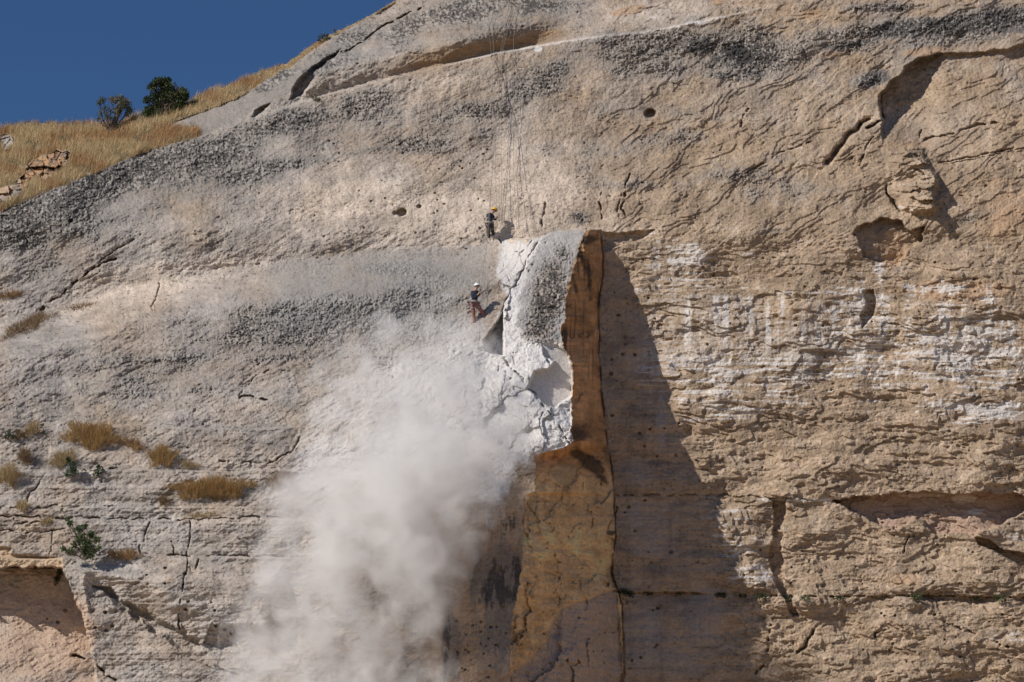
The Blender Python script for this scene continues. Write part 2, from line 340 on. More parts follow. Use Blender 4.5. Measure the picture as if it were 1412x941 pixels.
# block left crack and shaded recess beside the lower climber
ixr, dr = poly([(694, 428), (695, 494), (684, 489), (668, 484), (667, 470), (680, 452), (688, 440)], .3, 12)
D[ixr] -= 1.5 * sst(-1, 3, dr)
for pts, w, dep in [
    ([(692, 430), (698, 412), (712, 392), (722, 372), (730, 350), (744, 333)], 1.6, .7), ([(694, 494), (702, 506), (718, 520), (728, 538), (742, 552), (758, 568), (772, 590), (785, 612)], 2.0, .9),
    ([(690, 332), (700, 345), (716, 350), (735, 332)], 1.6, .5), ([(716, 350), (722, 366), (718, 384), (706, 398), (690, 392)], 1.5, .5), ([(700, 348), (694, 372), (704, 390)], 1.3, .3),
    ([(748, 570), (742, 590), (752, 605), (748, 622)], 1.5, .6), ([(160, 357), (142, 364), (120, 377), (96, 396), (74, 414), (56, 428)], 1.5, .6), ([(195, 322), (170, 340), (140, 360), (118, 378)], 1.2, .3),
    ([(472, 74), (500, 58), (530, 36), (560, 20), (590, 5)], 1.6, .6), ([(220, 392), (216, 410), (210, 430)], 1.3, .3), ([(370, 512), (350, 520), (332, 545)], 1.3, .25), ([(332, 548), (345, 546), (358, 552), (372, 551)], 1.8, .5),
    ([(0, 712), (80, 714), (190, 716), (262, 717), (330, 714), (400, 712)], 1.1, .4), ([(230, 767), (280, 766), (340, 767), (420, 768)], 1.2, .45), ([(20, 722), (90, 719), (110, 708)], 1.1, .3), ([(0, 732), (60, 735), (90, 728)], 1.1, .3),
    ([(262, 720), (258, 780), (250, 820), (247, 870)], 1.2, .35), ([(208, 715), (200, 735), (194, 752), (194, 765)], 1.2, .3), ([(56, 662), (44, 680), (38, 692)], 1.3, .35), ([(72, 732), (68, 765)], 1.0, .2), ([(237, 745), (240, 765)], 1.2, .4),
    ([(260, 780), (266, 790), (275, 772)], 1.3, .4), ([(92, 900), (112, 908), (130, 912), (142, 925), (158, 940)], 2.0, .8), ([(285, 915), (305, 922), (330, 932)], 1.8, .6), ([(300, 850), (350, 840)], 1.5, .4),
    ([(300, 636), (340, 638), (375, 637), (400, 624), (415, 605)], 1.3, .4), ([(0, 700), (45, 703), (80, 697)], 1.3, .3), ([(110, 648), (130, 650), (160, 645)], 1.2, .35),
    ([(1213, 132), (1215, 150), (1218, 163), (1206, 172), (1196, 178)], 2.2, .9), ([(1196, 165), (1172, 185), (1156, 205), (1141, 226)], 4.2, .9), ([(1202, 190), (1192, 208), (1186, 228)], 1.6, .4),
    ([(1220, 240), (1222, 262), (1232, 282), (1245, 296)], 1.6, .8), ([(1297, 225), (1400, 205)], 1.4, .35), ([(1300, 228), (1412, 206)], 1.0, .2), ([(1275, 193), (1310, 185), (1345, 175), (1380, 168)], 2.0, .4), ([(1272, 180), (1268, 195)], 1.4, .4),
    ([(1041, 142), (1030, 155), (1022, 162), (1022, 174)], 2.0, .45), ([(1028, 240), (1050, 226), (1075, 212), (1120, 195)], 1.6, .35), ([(868, 240), (862, 262), (858, 290), (864, 298)], 1.5, .5), ([(832, 262), (826, 275), (830, 302)], 1.5, .5),
    ([(858, 262), (852, 300)], 1.3, .3), ([(845, 815), (856, 818)], 1.5, .8),
    ([(850, 683), (960, 683), (1060, 687), (1120, 690)], 1.2, .25), ([(1062, 862), (1060, 890), (1056, 910), (1044, 928)], 1.8, .5), ([(1120, 872), (1112, 890), (1100, 900)], 2.6, .6), ([(1206, 880), (1210, 870), (1225, 866)], 1.5, .5),
    ([(1246, 760), (1252, 740)], 1.5, .3), ([(1300, 857), (1330, 870), (1350, 876)], 1.6, .4), ([(752, 280), (746, 312)], 1.8, .35),
    ([(765, 765), (772, 790), (766, 815), (770, 832)], 1.0, .25), ([(748, 788), (772, 798), (800, 805)], .9, .2), ([(790, 700), (802, 682), (806, 665)], 1.0, .25), ([(738, 692), (770, 690), (800, 700), (830, 712)], .9, .18),
    ([(735, 712), (742, 700)], 1.0, .2), ([(850, 700), (842, 720), (835, 735)], 1.5, .4), ([(836, 735), (845, 748)], 1.8, .5), ([(758, 850), (770, 838), (762, 826)], 1.0, .2), ([(712, 850), (740, 840)], .8, .15)]:
    inw = 640 < pts[0][0] < 760 and 320 < pts[0][1] < 600
    if inw: dep *= .5
    ixc, g = stroke(pts, w * (.5 if inw else .72), .8, 12)
    D[ixc] -= dep * 1.1 * g * (np.maximum(sst(-.45, .25, n_wv[ixc] * 1.2 + .9 * pnoise(U[ixc] / 9., V[ixc] / 9., 77)), .75 * (w > 2.4)))

# --- bed line with the undercut above it
prof_u = sst(330, 420, U) * sst(790, 720, U)
D += prof_u * (0.95 * sst(46, 22, dB) * 0 + 1.5 * np.exp(-((dB - 34) / 17) ** 2) - 1.0 * np.exp(-(dB / 10.0) ** 2) * (dB > 0)).astype(np.float32)
D += 0.45 * sst(1.2, -1.2, dB) * np.exp(-np.clip(-dB, 0, None) / 40) * sst(320, 380, U) * sst(1080, 1000, U)
# dark hollow on the upper left
ixh, dh = poly([(398, 139), (404, 122), (414, 106), (430, 92), (452, 78), (470, 68), (462, 82), (444, 98), (430, 115), (415, 134)], .4, 16)
D[ixh] -= 1.5 * sst(-1, 3, dh) * sst(470, 430, U[ixh] * .6 + V[ixh] * 1.6) * 0 + 1.3 * sst(-1, 4, dh)
ixh, dh = poly([(346, 163), (350, 154), (364, 146), (374, 143), (364, 156), (352, 165)], .4, 16); D[ixh] -= .9 * sst(-1, 3, dh)

# --- upper right: stepped-back bay with an arched lip
arch = [(1213, 132), (1222, 118), (1240, 103), (1255, 88), (1268, 79), (1292, 74), (1340, 71), (1380, 69), (1412, 62), (1700, 30), (3100, -60), (3100, 420), (1500, 420), (1310, 330), (1292, 240), (1240, 200), (1217, 200), (1216, 160)]
ixa, da = poly(arch, .7, 14)
fade = 1 - sst(0, 190, V[ixa] - line_at([(1213, 130), (1268, 79), (1412, 62), (3100, -60)], U[ixa])) * .8
fade *= 1 - .72 * sst(1262, 1310, U[ixa])
fade *= 1 - .92 * sst(158, 200, V[ixa]) * sst(1275, 1235, U[ixa])
D[ixa] -= 2.1 * sst(-1, 2.0, da) * fade
ixa, da = poly([(1222, 207), (1246, 197), (1272, 203), (1286, 222), (1294, 240), (1297, 262), (1291, 292), (1270, 297), (1238, 286), (1225, 262)], 1.5, 14)
cc = cells(Xm[ixa] / .9 + .6 * n_wu[ixa], Zm[ixa] / .30 + .6 * n_wv[ixa], 61)
D[ixa] += sst(-2, 9, da) * (.25 + .85 * sst(1222, 1275, U[ixa])) * (.85 + .5 * (cc[1] - .5) + .7 * (cc[2] - .5) * cc[3] + .3 * (cc[1] - .5) * cc[4]).astype(np.float32)
def recess(pts, dep, warp=.5, back=0.0, topfade=None, soft=1.2):
    ixq, dq = poly(pts, warp, 12); m = sst(-soft, soft, dq)
    f = 1.0
    if topfade: f = 1 - sst(0, topfade, V[ixq] - min(p[1] for p in pts)) * .85
    D[ixq] -= dep * m * f
    return full(ixq, m)
alc = recess([(1176, 318), (1205, 306), (1228, 302), (1252, 314), (1274, 316), (1271, 332), (1252, 350), (1236, 362), (1210, 362), (1190, 352)], .9, 1.3)
recess([(831, 322), (868, 320), (905, 317), (884, 329), (852, 341), (833, 346)], .55, .6)
recess([(1190, 402), (1204, 400), (1208, 412), (1205, 435), (1190, 452), (1186, 436), (1194, 420)], .8)
rA0 = 0
rA = recess([(1148, 690), (1180, 684), (1212, 681), (1310, 680), (1410, 681), (1420, 700), (1400, 712), (1372, 726), (1345, 739), (1318, 737), (1290, 736), (1280, 725), (1264, 713), (1255, 722), (1238, 728), (1214, 726), (1196, 716), (1178, 706), (1160, 698)], 1.45, .9)
D -= rA * bedA * bed * .6
recess([(1345, 741), (1362, 744), (1384, 758), (1425, 766), (1425, 790), (1396, 775), (1372, 760), (1350, 752)], 1.1, .4)
slot = recess([(1066, 690), (1084, 688), (1083, 722), (1077, 760), (1084, 798), (1098, 814), (1092, 826), (1100, 850), (1092, 850), (1078, 818), (1066, 800), (1062, 762), (1067, 722)], .72, .8)
# slabs standing proud around it
ixp, dp_ = poly([(960, 688), (1064, 690), (1064, 722), (1060, 762), (1064, 800), (1078, 820), (1000, 819), (900, 817), (900, 690)], .4, 40)
D[ixp] += .5 * sst(0, 30, dp_) * (.4 + .6 * sst(940, 1060, U[ixp]))
# long fissure
FIS = [(858, 817), (940, 817), (1020, 820), (1080, 822), (1180, 823), (1260, 821), (1412, 824), (1700, 830), (2900, 860)]
fv = line_at(FIS, U); ff = sst(850, 870, U)
dd = V - fv + 1.2 * n_wv
D -= ff * (.42 * np.exp(-(dd / 1.1) ** 2) * (.12 + .88 * sst(-.1, .25, pnoise(Xm / .8, Zm * 0, 71) + .5 * pnoise(Xm / .25, Zm * 0, 73))))
D -= ff * .55 * sst(-.5, 1.0, dd) * np.exp(-np.clip(dd, 0, None) / 14) * sst(-.25, .25, pnoise(Xm / 3.1, Zm * 0 + .5, 72))
# lower left: ledges, overhang and bay
for v0, h in ((590, .5), (650, .45), (700, .25), (716, .22), (768, .55)):
    lv = v0 + 8 * fbm(Xm / 6, Xm * 0 + v0, 3, int(v0))
    D += h * sst(-1.5, 1.5, V - lv) * np.exp(-np.clip(V - lv, 0, None) / 50) * sst(430, 380, U)
led = line_at([(-400, 560), (0, 468), (40, 447), (85, 427), (130, 423), (160, 410), (200, 404)], U)
D += .8 * sst(-1.5, 1.5, V - led - 3 * n_wv) * np.exp(-np.clip(V - led, 0, None) / 60) * sst(210, 150, U)
bandM = recess([(-1500, 754), (0, 754), (16, 756), (14, 764), (40, 767), (60, 769), (86, 769), (86, 784), (0, 783), (-1500, 783)], .35, .2)
bay = recess([(-1500, 783), (0, 783), (84, 783), (90, 790), (96, 806), (108, 838), (118, 862), (126, 890), (132, 945), (138, 1100), (-1500, 1100)], 3.3, 1.1)
bl = V - line_at([(-1500, 860), (0, 840), (60, 850), (130, 880)], U)
D += bay * (2.1 * sst(0, 120, bl) - bedA * bed * .4 * (1 - flankM))
recess([(128, 806), (150, 812), (172, 830), (196, 842), (222, 858), (250, 868), (277, 892), (262, 897), (240, 888), (214, 872), (186, 850), (160, 832)], .8, 1.2, soft=4)
D += 1.1 * full(*(lambda q: (q[0], sst(-2, 40, q[1])))(poly([(86, 770), (400, 770), (400, 900), (280, 890), (250, 866), (222, 856), (172, 828), (130, 806), (128, 850), (118, 855), (98, 800)], .4, 45)))
ixq, _ = poly([(290, 850), (360, 850), (360, 960), (290, 960)], 0, 40)
cq = cells(Xm[ixq] / 2.2, Zm[ixq] / 1.3, 63)
D[ixq] += ((.9 * (cq[1] - .5) + .8 * (cq[2] - .5) * cq[3]) * blobs([(325, 900, 60, 50, 0, 1)])[ixq]).astype(np.float32)
# hole pockets
rp = random.Random(4)
pockets = [(897, 157, 7, .8), (554, 293, 6, .7), (545, 294, 3, .4), (578, 285, 3, .4), (98, 305, 3, .3)] + \
          [(1180 + rp.random() * 230, 840 + rp.random() * 90, 1.1 + rp.random() * 1.0, .3) for _ in range(20)] + \
          [(870 + rp.random() * 540, 330 + rp.random() * 480, 1.0 + rp.random() * .8, .25) for _ in range(60)] + \
          [(620 + rp.random() * 70, 850 + rp.random() * 85, 1.0 + rp.random() * .9, .2) for _ in range(18)] + \
          [(430 + rp.random() * 250, 190 + rp.random() * 140, 1.0 + rp.random() * .6, .2) for _ in range(36)] + \
          [(60 + rp.random() * 280, 780 + rp.random() * 100, 1.2 + rp.random() * 1.4, .3) for _ in range(18)] + \
          [(735 + rp.random() * 110, 700 + rp.random() * 230, 1.1 + rp.random() * .8, .25) for _ in range(26)] + \
          [(840 + rp.random() * 90, 420 + rp.random() * 500, 1.3 + rp.random() * 1.2, .3) for _ in range(20)]
for px, py, r_, dep in pockets:
    ix = np.nonzero((np.abs(U - px) < 3 * r_) & (np.abs(V - py) < 3 * r_))[0]
    rr = np.sqrt(((U[ix] - px) / 1.25) ** 2 + (V[ix] - py) ** 2) / r_
    D[ix] -= dep * sst(1.15, .6, rr)
# hillside soil: smooth, hummocky
hum = .5 * fbm(Xm / 3, Zm / 2, 3, 81)
gm = sst(.3, .7, grassM)
D = D * (1 - .75 * gm) + gm * hum
ixo = np.nonzero(outcM > .02)[0]
co = cells(Xm[ixo] / .7, Zm[ixo] / .5, 64)
D[ixo] -= (outcM[ixo] * (.45 * sst(.14, .02, co[0]) )).astype(np.float32)
co2 = cells(Xm[ixo] / .3, Zm[ixo] / .24, 65)
D[ixo] += 1.25 * (outcM[ixo] * (.3 + 1.3 * (co[1] - .5) + 1.6 * (co[2] - .5) * co[3] + .45 * (co2[1] - .5) + .7 * (co2[2] - .5) * co2[3])).astype(np.float32)

Y = Yb - D
# ------------------------------------------------------------------ intrinsic colours of the rock
def C(*c): return np.array(c, np.float32)
def mix(a, b, m): return a + (b - a) * m[:, None]
n_c1 = fbm(Xm / 5, Zm / 3.5, 4, 91, .55); n_c2 = fbm(Xm / 1.3, Sm / .6, 4, 92, .6)
tan_, grey, cream = C(.355, .260, .174), C(.345, .312, .282), C(.56, .47, .385)
A = np.tile(tan_, (N, 1)).astype(np.float32)
greyness = np.clip(line_at([(-1500, 1), (350, 1), (640, .75), (800, .30), (900, .12), (2900, .1)], U) * (.8 + .9 * n_c1) + .45 * sst(250, 60, V) * (U > 700) * sst(-.3, .3, n_c1), 0, 1)
A = mix(A, grey, greyness)
A = mix(A, cream, np.clip(blobs([(600, 300, 200, 48, -6, 1.1), (735, 260, 80, 66, 0, 1.0), (190, 405, 130, 20, 14, .9), (540, 130, 200, 26, 14, .5), (300, 365, 120, 14, 10, .7), (860, 20, 120, 16, 5, .5), (130, 400, 60, 16, 20, .6)]) + .5 * n_c2 * (n_c2 > 0), 0, 1) * .85)
A *= (1 + .34 * n_c2 + .22 * n_hf + .12 * vhf + .42 * streak)[:, None]
pore = sst(.30, .5, fbm(Xm / .24, Zm / .15, 2, 94) + .25 * n_lf)
A = mix(A, A * .30, pore * .8)
# soft orange and pink stains
orange = sst(.30, .65, blobs([(1390, 300, 60, 60, 0, .6), (1370, 250, 60, 20, 0, .5), (1180, 68, 60, 8, 10, .9), (1120, 20, 16, 8, 10, 1.2), (1290, 68, 60, 8, 8, .8), (866, 15, 24, 6, 12, 1.2), (990, 3, 10, 5, 0, 1.1),
                            (1310, 400, 120, 20, 0, .7), (690, 60, 60, 12, 10, .8), (740, 48, 40, 8, 10, .9), (1230, 345, 30, 30, 0, .8), (60, 235, 40, 22, 30, 1.2), (8, 270, 20, 16, 0, 1.1), (1250, 800, 40, 12, 0, .6), (1240, 200, 60, 14, 0, .5),
                            (250, 840, 30, 12, 0, .4), (235, 800, 16, 10, 0, .5), (640, 900, 60, 60, 0, .6), (620, 860, 30, 40, 0, .6)]) + .25 * n_c1 + .15 * n_c2)
A = mix(A, C(.43, .28, .17), orange * .65)
A = mix(A, C(.50, .365, .27), sst(.35, .6, blobs([(50, 870, 90, 70, 0, 1.1), (300, 790, 70, 20, 0, .35), (520, 890, 120, 60, 0, .5)]) + .15 * n_c2) * .9)
A = mix(A, C(.60, .52, .45), sst(.5, .7, blobs([(4, 862, 20, 26, 0, 1.0)]) + .5 * n_c2) * .6)
A = mix(A, mix(np.tile(C(.36, .215, .115), (N, 1)), C(.15, .11, .08), sst(-.1, .35, n_c2 + n_hf)), outcM * sst(20, 34, U) * sst(100, 84, U + 20 * n_wu) * .9)
spk = fbm(Xm / .21, Zm / .16, 3, 95, .75)
A = mix(A, C(.22, .20, .18), sst(.3, .6, blobs([(300, 160, 60, 22, 25, 1.1), (380, 120, 60, 20, 32, 1.0), (450, 75, 50, 14, 35, .9)]) + .4 * n_c2 + .4 * spk) * .8)
# brown undercut above the bed line, its shade painted into the colour
A = mix(A, C(.24, .155, .085), np.clip(np.exp(-((dB - 10) / 14) ** 2) * (.9 + .9 * n_c2), 0, 1) * sst(520, 600, U) * sst(800, 740, U) * .9)
A = mix(A, C(.62, .57, .52), np.exp(-((dB + 1.2) / 1.7) ** 2) * sst(560, 720, U) * sst(1070, 1000, U) * .85 * sst(-.5, .1, pnoise(Xm / 1.5, Zm * 0, 97) + .3))  # bright rim of the ledge below, its light painted as a pale line
A = mix(A, C(.66, .62, .58), sst(.5, .7, blobs([(742, 68, 8, 5, 0, 1.0), (905, 24, 24, 8, 0, .6), (960, 32, 30, 5, 0, .8)]) + .3 * n_c2))
# lichen, two greys: a thin film and near-black speckled crust
spk = fbm(Xm / .21, Zm / .16, 3, 95, .75) + .35 * fbm(Xm / .8, Zm / .6, 2, 96)
A = mix(A, C(.215, .20, .183), sst(.18, .60, dk + .18 * n_c2 + .12 * spk) * (.62 + .18 * sst(560, 480, U) * sst(380, 320, V)) * (1 - flankM))
topband = blobs([(1300, 38, 150, 17, 4, 1.0), (1400, 28, 90, 20, 0, 1.1), (1170, 62, 50, 9, 8, .9), (1205, 108, 28, 14, 12, 1.0), (1010, 78, 46, 20, -4, .9), (965, 62, 26, 14, 0, 1.0), (1040, 100, 26, 8, 0, .9), (1075, 30, 20, 14, 30, .6), (1000, 103, 60, 4, -4, .7)])
A = mix(A, C(.12, .112, .105), sst(.45, .68, topband + .30 * n_c2 + .25 * n_wu) * .8)
A = mix(A, C(.04, .038, .036), sst(.55, .8, blobs([(1015, 72, 36, 20, -10, 1.1), (960, 66, 22, 14, 0, 1.0), (985, 92, 20, 10, 0, .8)]) + .45 * n_c2 + .35 * spk) * .85)
crust = sst(.44, .60, dk * .50 + 1.0 * spk + .05)
A = mix(A, C(.055, .052, .050), crust * sst(.35, .7, dk) * .85 * (1 - flankM))
A = mix(A, C(.46, .43, .40), sst(.22, .40, -spk) * sst(.35, .8, dk) * .55 * (1 - flankM))
# white lime crust on the right: level bands crossed by runs
drip = fbm(Xm / .75, Zm / 7.5, 3, 101, .6); str_ = fbm(Xm / 3.2, Zm / .22, 4, 102, .6)
bands = line_at([(300, .0), (322, .35), (345, .45), (380, .45), (405, .95), (412, 1.0), (430, .65), (470, .72), (500, .80), (520, .95), (560, .6), (600, .35), (640, .12), (680, .45), (692, .5), (720, .15), (780, .25), (815, .3), (830, .2), (941, .1)], V)
zoneW = np.maximum.reduce([blobs([(930, 360, 60, 45, 0, 1), (960, 470, 150, 75, 0, 1.1), (1100, 470, 130, 70, 0, 1.0), (1200, 470, 60, 90, 0, .85), (1330, 480, 130, 60, 0, 1.05), (1350, 565, 110, 26, 0, 1.1), (1000, 560, 140, 50, 0, .8), (1300, 398, 70, 10, 0, .9),
                                  (1030, 340, 60, 30, 0, .6), (1010, 740, 80, 60, 0, .9), (1040, 795, 40, 26, 0, 1.2), (1100, 690, 100, 6, 0, 1.1), (1400, 740, 50, 20, 0, 1.0), (1340, 690, 60, 6, 0, .8), (1390, 870, 60, 26, 0, .95), (1210, 375, 14, 30, 0, .9), (1200, 408, 24, 8, 0, 1.3), (1245, 290, 26, 20, 0, .7), (1255, 250, 22, 40, 0, .7)])])
wm = sst(.44, .64, zoneW * .54 + bands * .30 + .42 * drip * sst(580, 430, V) + .66 * str_ + .32 * n_c2 + .16 * n_hf - .10)
dr2 = fbm(Xm / .55 + .15 * n_wu, Zm / 11, 3, 106, .6)
wv = sst(.02, .22, dr2 + .25 * n_c1 + .15 * str_) * sst(403, 411, V + 4 * n_wv) * sst(520, 470, V + 30 * dr2) * sst(.35, .6, blobs([(1010, 450, 120, 60, 0, 1.1), (1140, 450, 60, 50, 0, .7), (915, 400, 30, 80, 0, .8)]))
wm = np.maximum(wm * (1 - .65 * sst(400, 412, V) * sst(500, 480, V) * sst(1160, 1120, U)), wv)
wm *= sst(868, 884, U) * (1 - rA)
A = mix(A, C(.58, .54, .50), wm * .86)
# pale runs in the shaded wall
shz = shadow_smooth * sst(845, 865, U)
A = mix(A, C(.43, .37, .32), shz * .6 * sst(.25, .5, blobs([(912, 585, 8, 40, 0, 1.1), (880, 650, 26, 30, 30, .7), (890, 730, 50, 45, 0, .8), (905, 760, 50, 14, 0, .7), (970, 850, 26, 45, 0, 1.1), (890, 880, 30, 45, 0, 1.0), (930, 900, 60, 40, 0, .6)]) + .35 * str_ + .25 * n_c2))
A = mix(A, C(.43, .30, .195), shadow_smooth * .55 * sst(-.3, .2, n_c2))  # warmer shadow tone painted onto the wall inside the pillar's cast shadow
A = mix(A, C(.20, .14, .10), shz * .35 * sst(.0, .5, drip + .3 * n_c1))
# pinkish smooth recess
A = mix(A, C(.40, .28, .21), rA * .8); A = mix(A, C(.6, .5, .42), rA * sst(.5, .7, blobs([(1330, 688, 24, 8, 0, 1.0), (1345, 706, 14, 5, 0, 1.1), (1270, 684, 50, 5, 0, .8)]) + .2 * n_c2))
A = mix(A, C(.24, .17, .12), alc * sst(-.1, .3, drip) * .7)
A = mix(A, C(.52, .38, .25), bandM * .9); A = mix(A, C(.44, .335, .255), bay * .7 * sst(-.6, .2, n_c2))
# dark streaky band close under the arch lip
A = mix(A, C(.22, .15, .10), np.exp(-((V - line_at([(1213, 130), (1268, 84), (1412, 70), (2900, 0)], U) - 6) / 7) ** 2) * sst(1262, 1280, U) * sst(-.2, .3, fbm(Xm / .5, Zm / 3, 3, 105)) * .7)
# the flank: iron-stained freshly exposed joint face
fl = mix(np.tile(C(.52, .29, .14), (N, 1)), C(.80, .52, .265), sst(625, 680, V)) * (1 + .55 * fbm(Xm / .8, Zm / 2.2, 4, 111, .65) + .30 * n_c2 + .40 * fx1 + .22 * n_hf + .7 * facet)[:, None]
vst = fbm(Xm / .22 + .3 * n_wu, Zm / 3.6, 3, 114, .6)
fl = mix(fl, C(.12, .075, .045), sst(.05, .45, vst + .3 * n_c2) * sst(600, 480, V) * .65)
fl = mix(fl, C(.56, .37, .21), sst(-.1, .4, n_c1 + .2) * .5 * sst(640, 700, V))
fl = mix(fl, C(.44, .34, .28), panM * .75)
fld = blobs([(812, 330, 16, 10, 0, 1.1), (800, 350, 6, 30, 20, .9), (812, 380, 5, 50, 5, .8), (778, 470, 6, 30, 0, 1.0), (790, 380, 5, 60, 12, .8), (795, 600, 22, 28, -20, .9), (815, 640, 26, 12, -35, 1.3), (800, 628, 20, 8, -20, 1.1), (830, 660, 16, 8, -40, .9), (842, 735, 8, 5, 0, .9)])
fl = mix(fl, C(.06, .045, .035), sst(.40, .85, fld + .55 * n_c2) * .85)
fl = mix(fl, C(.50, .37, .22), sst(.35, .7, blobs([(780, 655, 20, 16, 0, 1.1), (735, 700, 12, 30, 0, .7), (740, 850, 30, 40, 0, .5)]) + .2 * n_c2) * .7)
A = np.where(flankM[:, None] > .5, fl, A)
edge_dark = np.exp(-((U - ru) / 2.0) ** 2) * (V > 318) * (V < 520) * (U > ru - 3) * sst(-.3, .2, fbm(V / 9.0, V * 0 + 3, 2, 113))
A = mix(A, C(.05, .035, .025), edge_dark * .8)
# wall left of the ridge, low down: brown with black runs
lowb = sst(640, 700, V + 20 * n_c2) * sst(560, 640, U) * (U < ru)
A = mix(A, C(.36, .25, .165), lowb * .85)
A = mix(A, C(.20, .175, .15), (U < ru) * sst(.3, .6, blobs([(690, 800, 44, 60, 0, 1.0), (690, 860, 36, 60, 0, .8), (620, 890, 14, 60, 0, .9)]) + .5 * fbm(Xm / .4, Zm / 3., 3, 122)) * .7)
blk = blobs([(688, 805, 38, 42, 0, 1.2), (712, 790, 10, 60, 0, 1.1), (690, 720, 50, 36, 0, .8), (700, 650, 40, 22, 0, .8), (616, 890, 8, 50, 0, 1.2), (668, 880, 40, 50, 0, .55)])
A = mix(A, C(.07, .06, .055), (U < ru) * sst(.55, .8, blk * .62 + .75 * fbm(Xm / .35, Zm / 1.6, 4, 121, .65) + .12 + .30 * str_ * sst(760, 700, V) + .2 * n_hf) * .85)
frontF = pmask([(748, 328), (758, 320), (808, 316), (795, 345), (782, 395), (779, 440), (775, 470), (745, 470), (715, 462), (704, 440), (714, 402), (732, 360)], 4, 1.0) * (U < ru)
A = mix(A, C(.36, .35, .34), frontF * sst(1.0, .4, dark_field) * .85)
A = mix(A, C(.27, .262, .25), sst(-2, 6, below + 5 * n_wv) * sst(330, 430, U) * sst(690, 660, U) * sst(150, 60, below) * (.55 + .5 * n_c2))
# fresh rock, dust lying on it, and airborne dust haze painted as paler colour
white = C(.63, .605, .58)
A = mix(A, C(.56, .535, .51), np.clip(fresh * (.55 + .5 * n_c1 + .3 * n_c2), 0, 1) * (1 - flankM) * sst(.9, .5, dark_field))
A = mix(A, C(.66, .635, .61), fresh * sst(560, 680, U) * sst(420, 500, V) * (1 - flankM) * .9)
A = mix(A, C(.52, .49, .455), white_c * sst(412, 392, V) * sst(732, 716, U + (V - 360) * .5) * (1 - flankM))
A = mix(A, white, white_c * (1 - .75 * sst(412, 392, V) * sst(732, 716, U + (V - 360) * .5)) * (1 - flankM) * (.85 + .35 * n_c2) * sst(1.1, .5, dark_field * (U > 710) + .5 * n_wu))
A = mix(A, C(.58, .55, .52), scarM * (.75 + .4 * n_c2))
dust = sst(.35, .9, blobs([(560, 560, 130, 110, 0, 1.0), (640, 480, 60, 60, 0, .8), (520, 330, 90, 60, 0, .45), (700, 380, 40, 60, 0, .6), (690, 570, 60, 60, 0, 1.0)]) + .25 * n_c1)
A = mix(A, C(.58, .555, .53), dust * .55 * (1 - flankM) * (U < ru))
# soil under the dry grass
A = mix(A, C(.30, .225, .13) * 1.0, grassM * .9)
A = np.clip(A, .02, .8)
kk = 1.0
print('relief done', N)

PX, PY, PZ = place(U, V, Y)
P = np.stack([PX, PY, PZ], 1).astype(np.float32).reshape(NV, NU, 3)
Vg = V.reshape(NV, NU)
Yg = Y.reshape(NV, NU)
def depth_at(u, v):
    i = int(np.searchsorted(uc, u)); j = int(np.searchsorted(vc, v))
    return float(Yg[min(j, NV - 1), min(i, NU - 1)])
def on_face(u, v, off=0.0):
    """point of the cliff face seen at a pixel of the photograph, moved off metres towards the camera"""
    return Vector(place(u, v, depth_at(u, v) - off))

# rows behind the skyline and down to the ground
Ag = A.reshape(NV, NU, 3)
back = []
for dy, dz in ((140, -70), (60, -18), (25, -5), (10, -1.4), (3, -.25)):
    r_ = P[0].copy(); r_[:, 1] += dy; r_[:, 2] += dz; back.append(r_)
P = np.concatenate([np.stack(back), P, ], 0); Ag = np.concatenate([np.repeat(Ag[:1], 5, 0), Ag], 0)
foot = P[-1].copy(); rows = []
for t in (.25, .5, .75, 1.0):
    r_ = foot.copy(); r_[:, 2] = foot[:, 2] * (1 - t) - 1.0 * t; r_[:, 1] -= 2.0 * t; rows.append(r_)
P = np.concatenate([P, np.stack(rows)], 0); Ag = np.concatenate([Ag, np.repeat(Ag[-1:], 4, 0)], 0)
R_, C_ = P.shape[:2]
idx = np.arange(R_ * C_).reshape(R_, C_)
q = np.stack([idx[:-1, :-1], idx[1:, :-1], idx[1:, 1:], idx[:-1, 1:]], -1).reshape(-1, 4)
vrow = np.concatenate([np.full((5, NU), 0) + Vg[0][None] - np.arange(5, 0, -1)[:, None], Vg, Vg[-1][None] + np.arange(1, 5)[:, None]], 0)
ok = ((vrow[1:, :-1] - vrow[:-1, :-1] > 1e-6) | (vrow[1:, 1:] - vrow[:-1, 1:] > 1e-6)).ravel()
# the leaning rock pillar and the hillside are objects of their own
qu = np.clip(idx, 0, None)
Uc = np.concatenate([np.repeat(uc[None], 5, 0), U.reshape(NV, NU), np.repeat(uc[None], 4, 0)], 0)[:-1, :-1].ravel()
Vc = vrow[:-1, :-1].ravel()
BLOCK = [(748, 326), (758, 320), (786, 316), (807, 315), (822, 317), (830, 324), (832, 345), (831, 380), (827, 420), (826, 480), (830, 540), (836, 600), (846, 660), (849, 740), (845, 790),
         (855, 825), (860, 850), (863, 941), (866, 1000), (880, 1332), (690, 1332), (702, 1000), (702, 941), (704, 860), (716, 800), (720, 760), (724, 683), (738, 679), (739, 650), (735, 623), (750, 622), (757, 600), (770, 590), (758, 568),
         (742, 552), (728, 538), (718, 520), (702, 506), (694, 494), (693, 430), (698, 412), (712, 392), (722, 372), (732, 350)]
blockF = inside(Uc, Vc, BLOCK) & ok
gmf = np.concatenate([np.repeat(grassM.reshape(NV, NU)[:1], 5, 0), grassM.reshape(NV, NU), np.zeros((4, NU))], 0)[:-1, :-1].ravel()
hillF = (gmf > .5) & ok & ~blockF
cliffF = ok & ~blockF & ~hillF

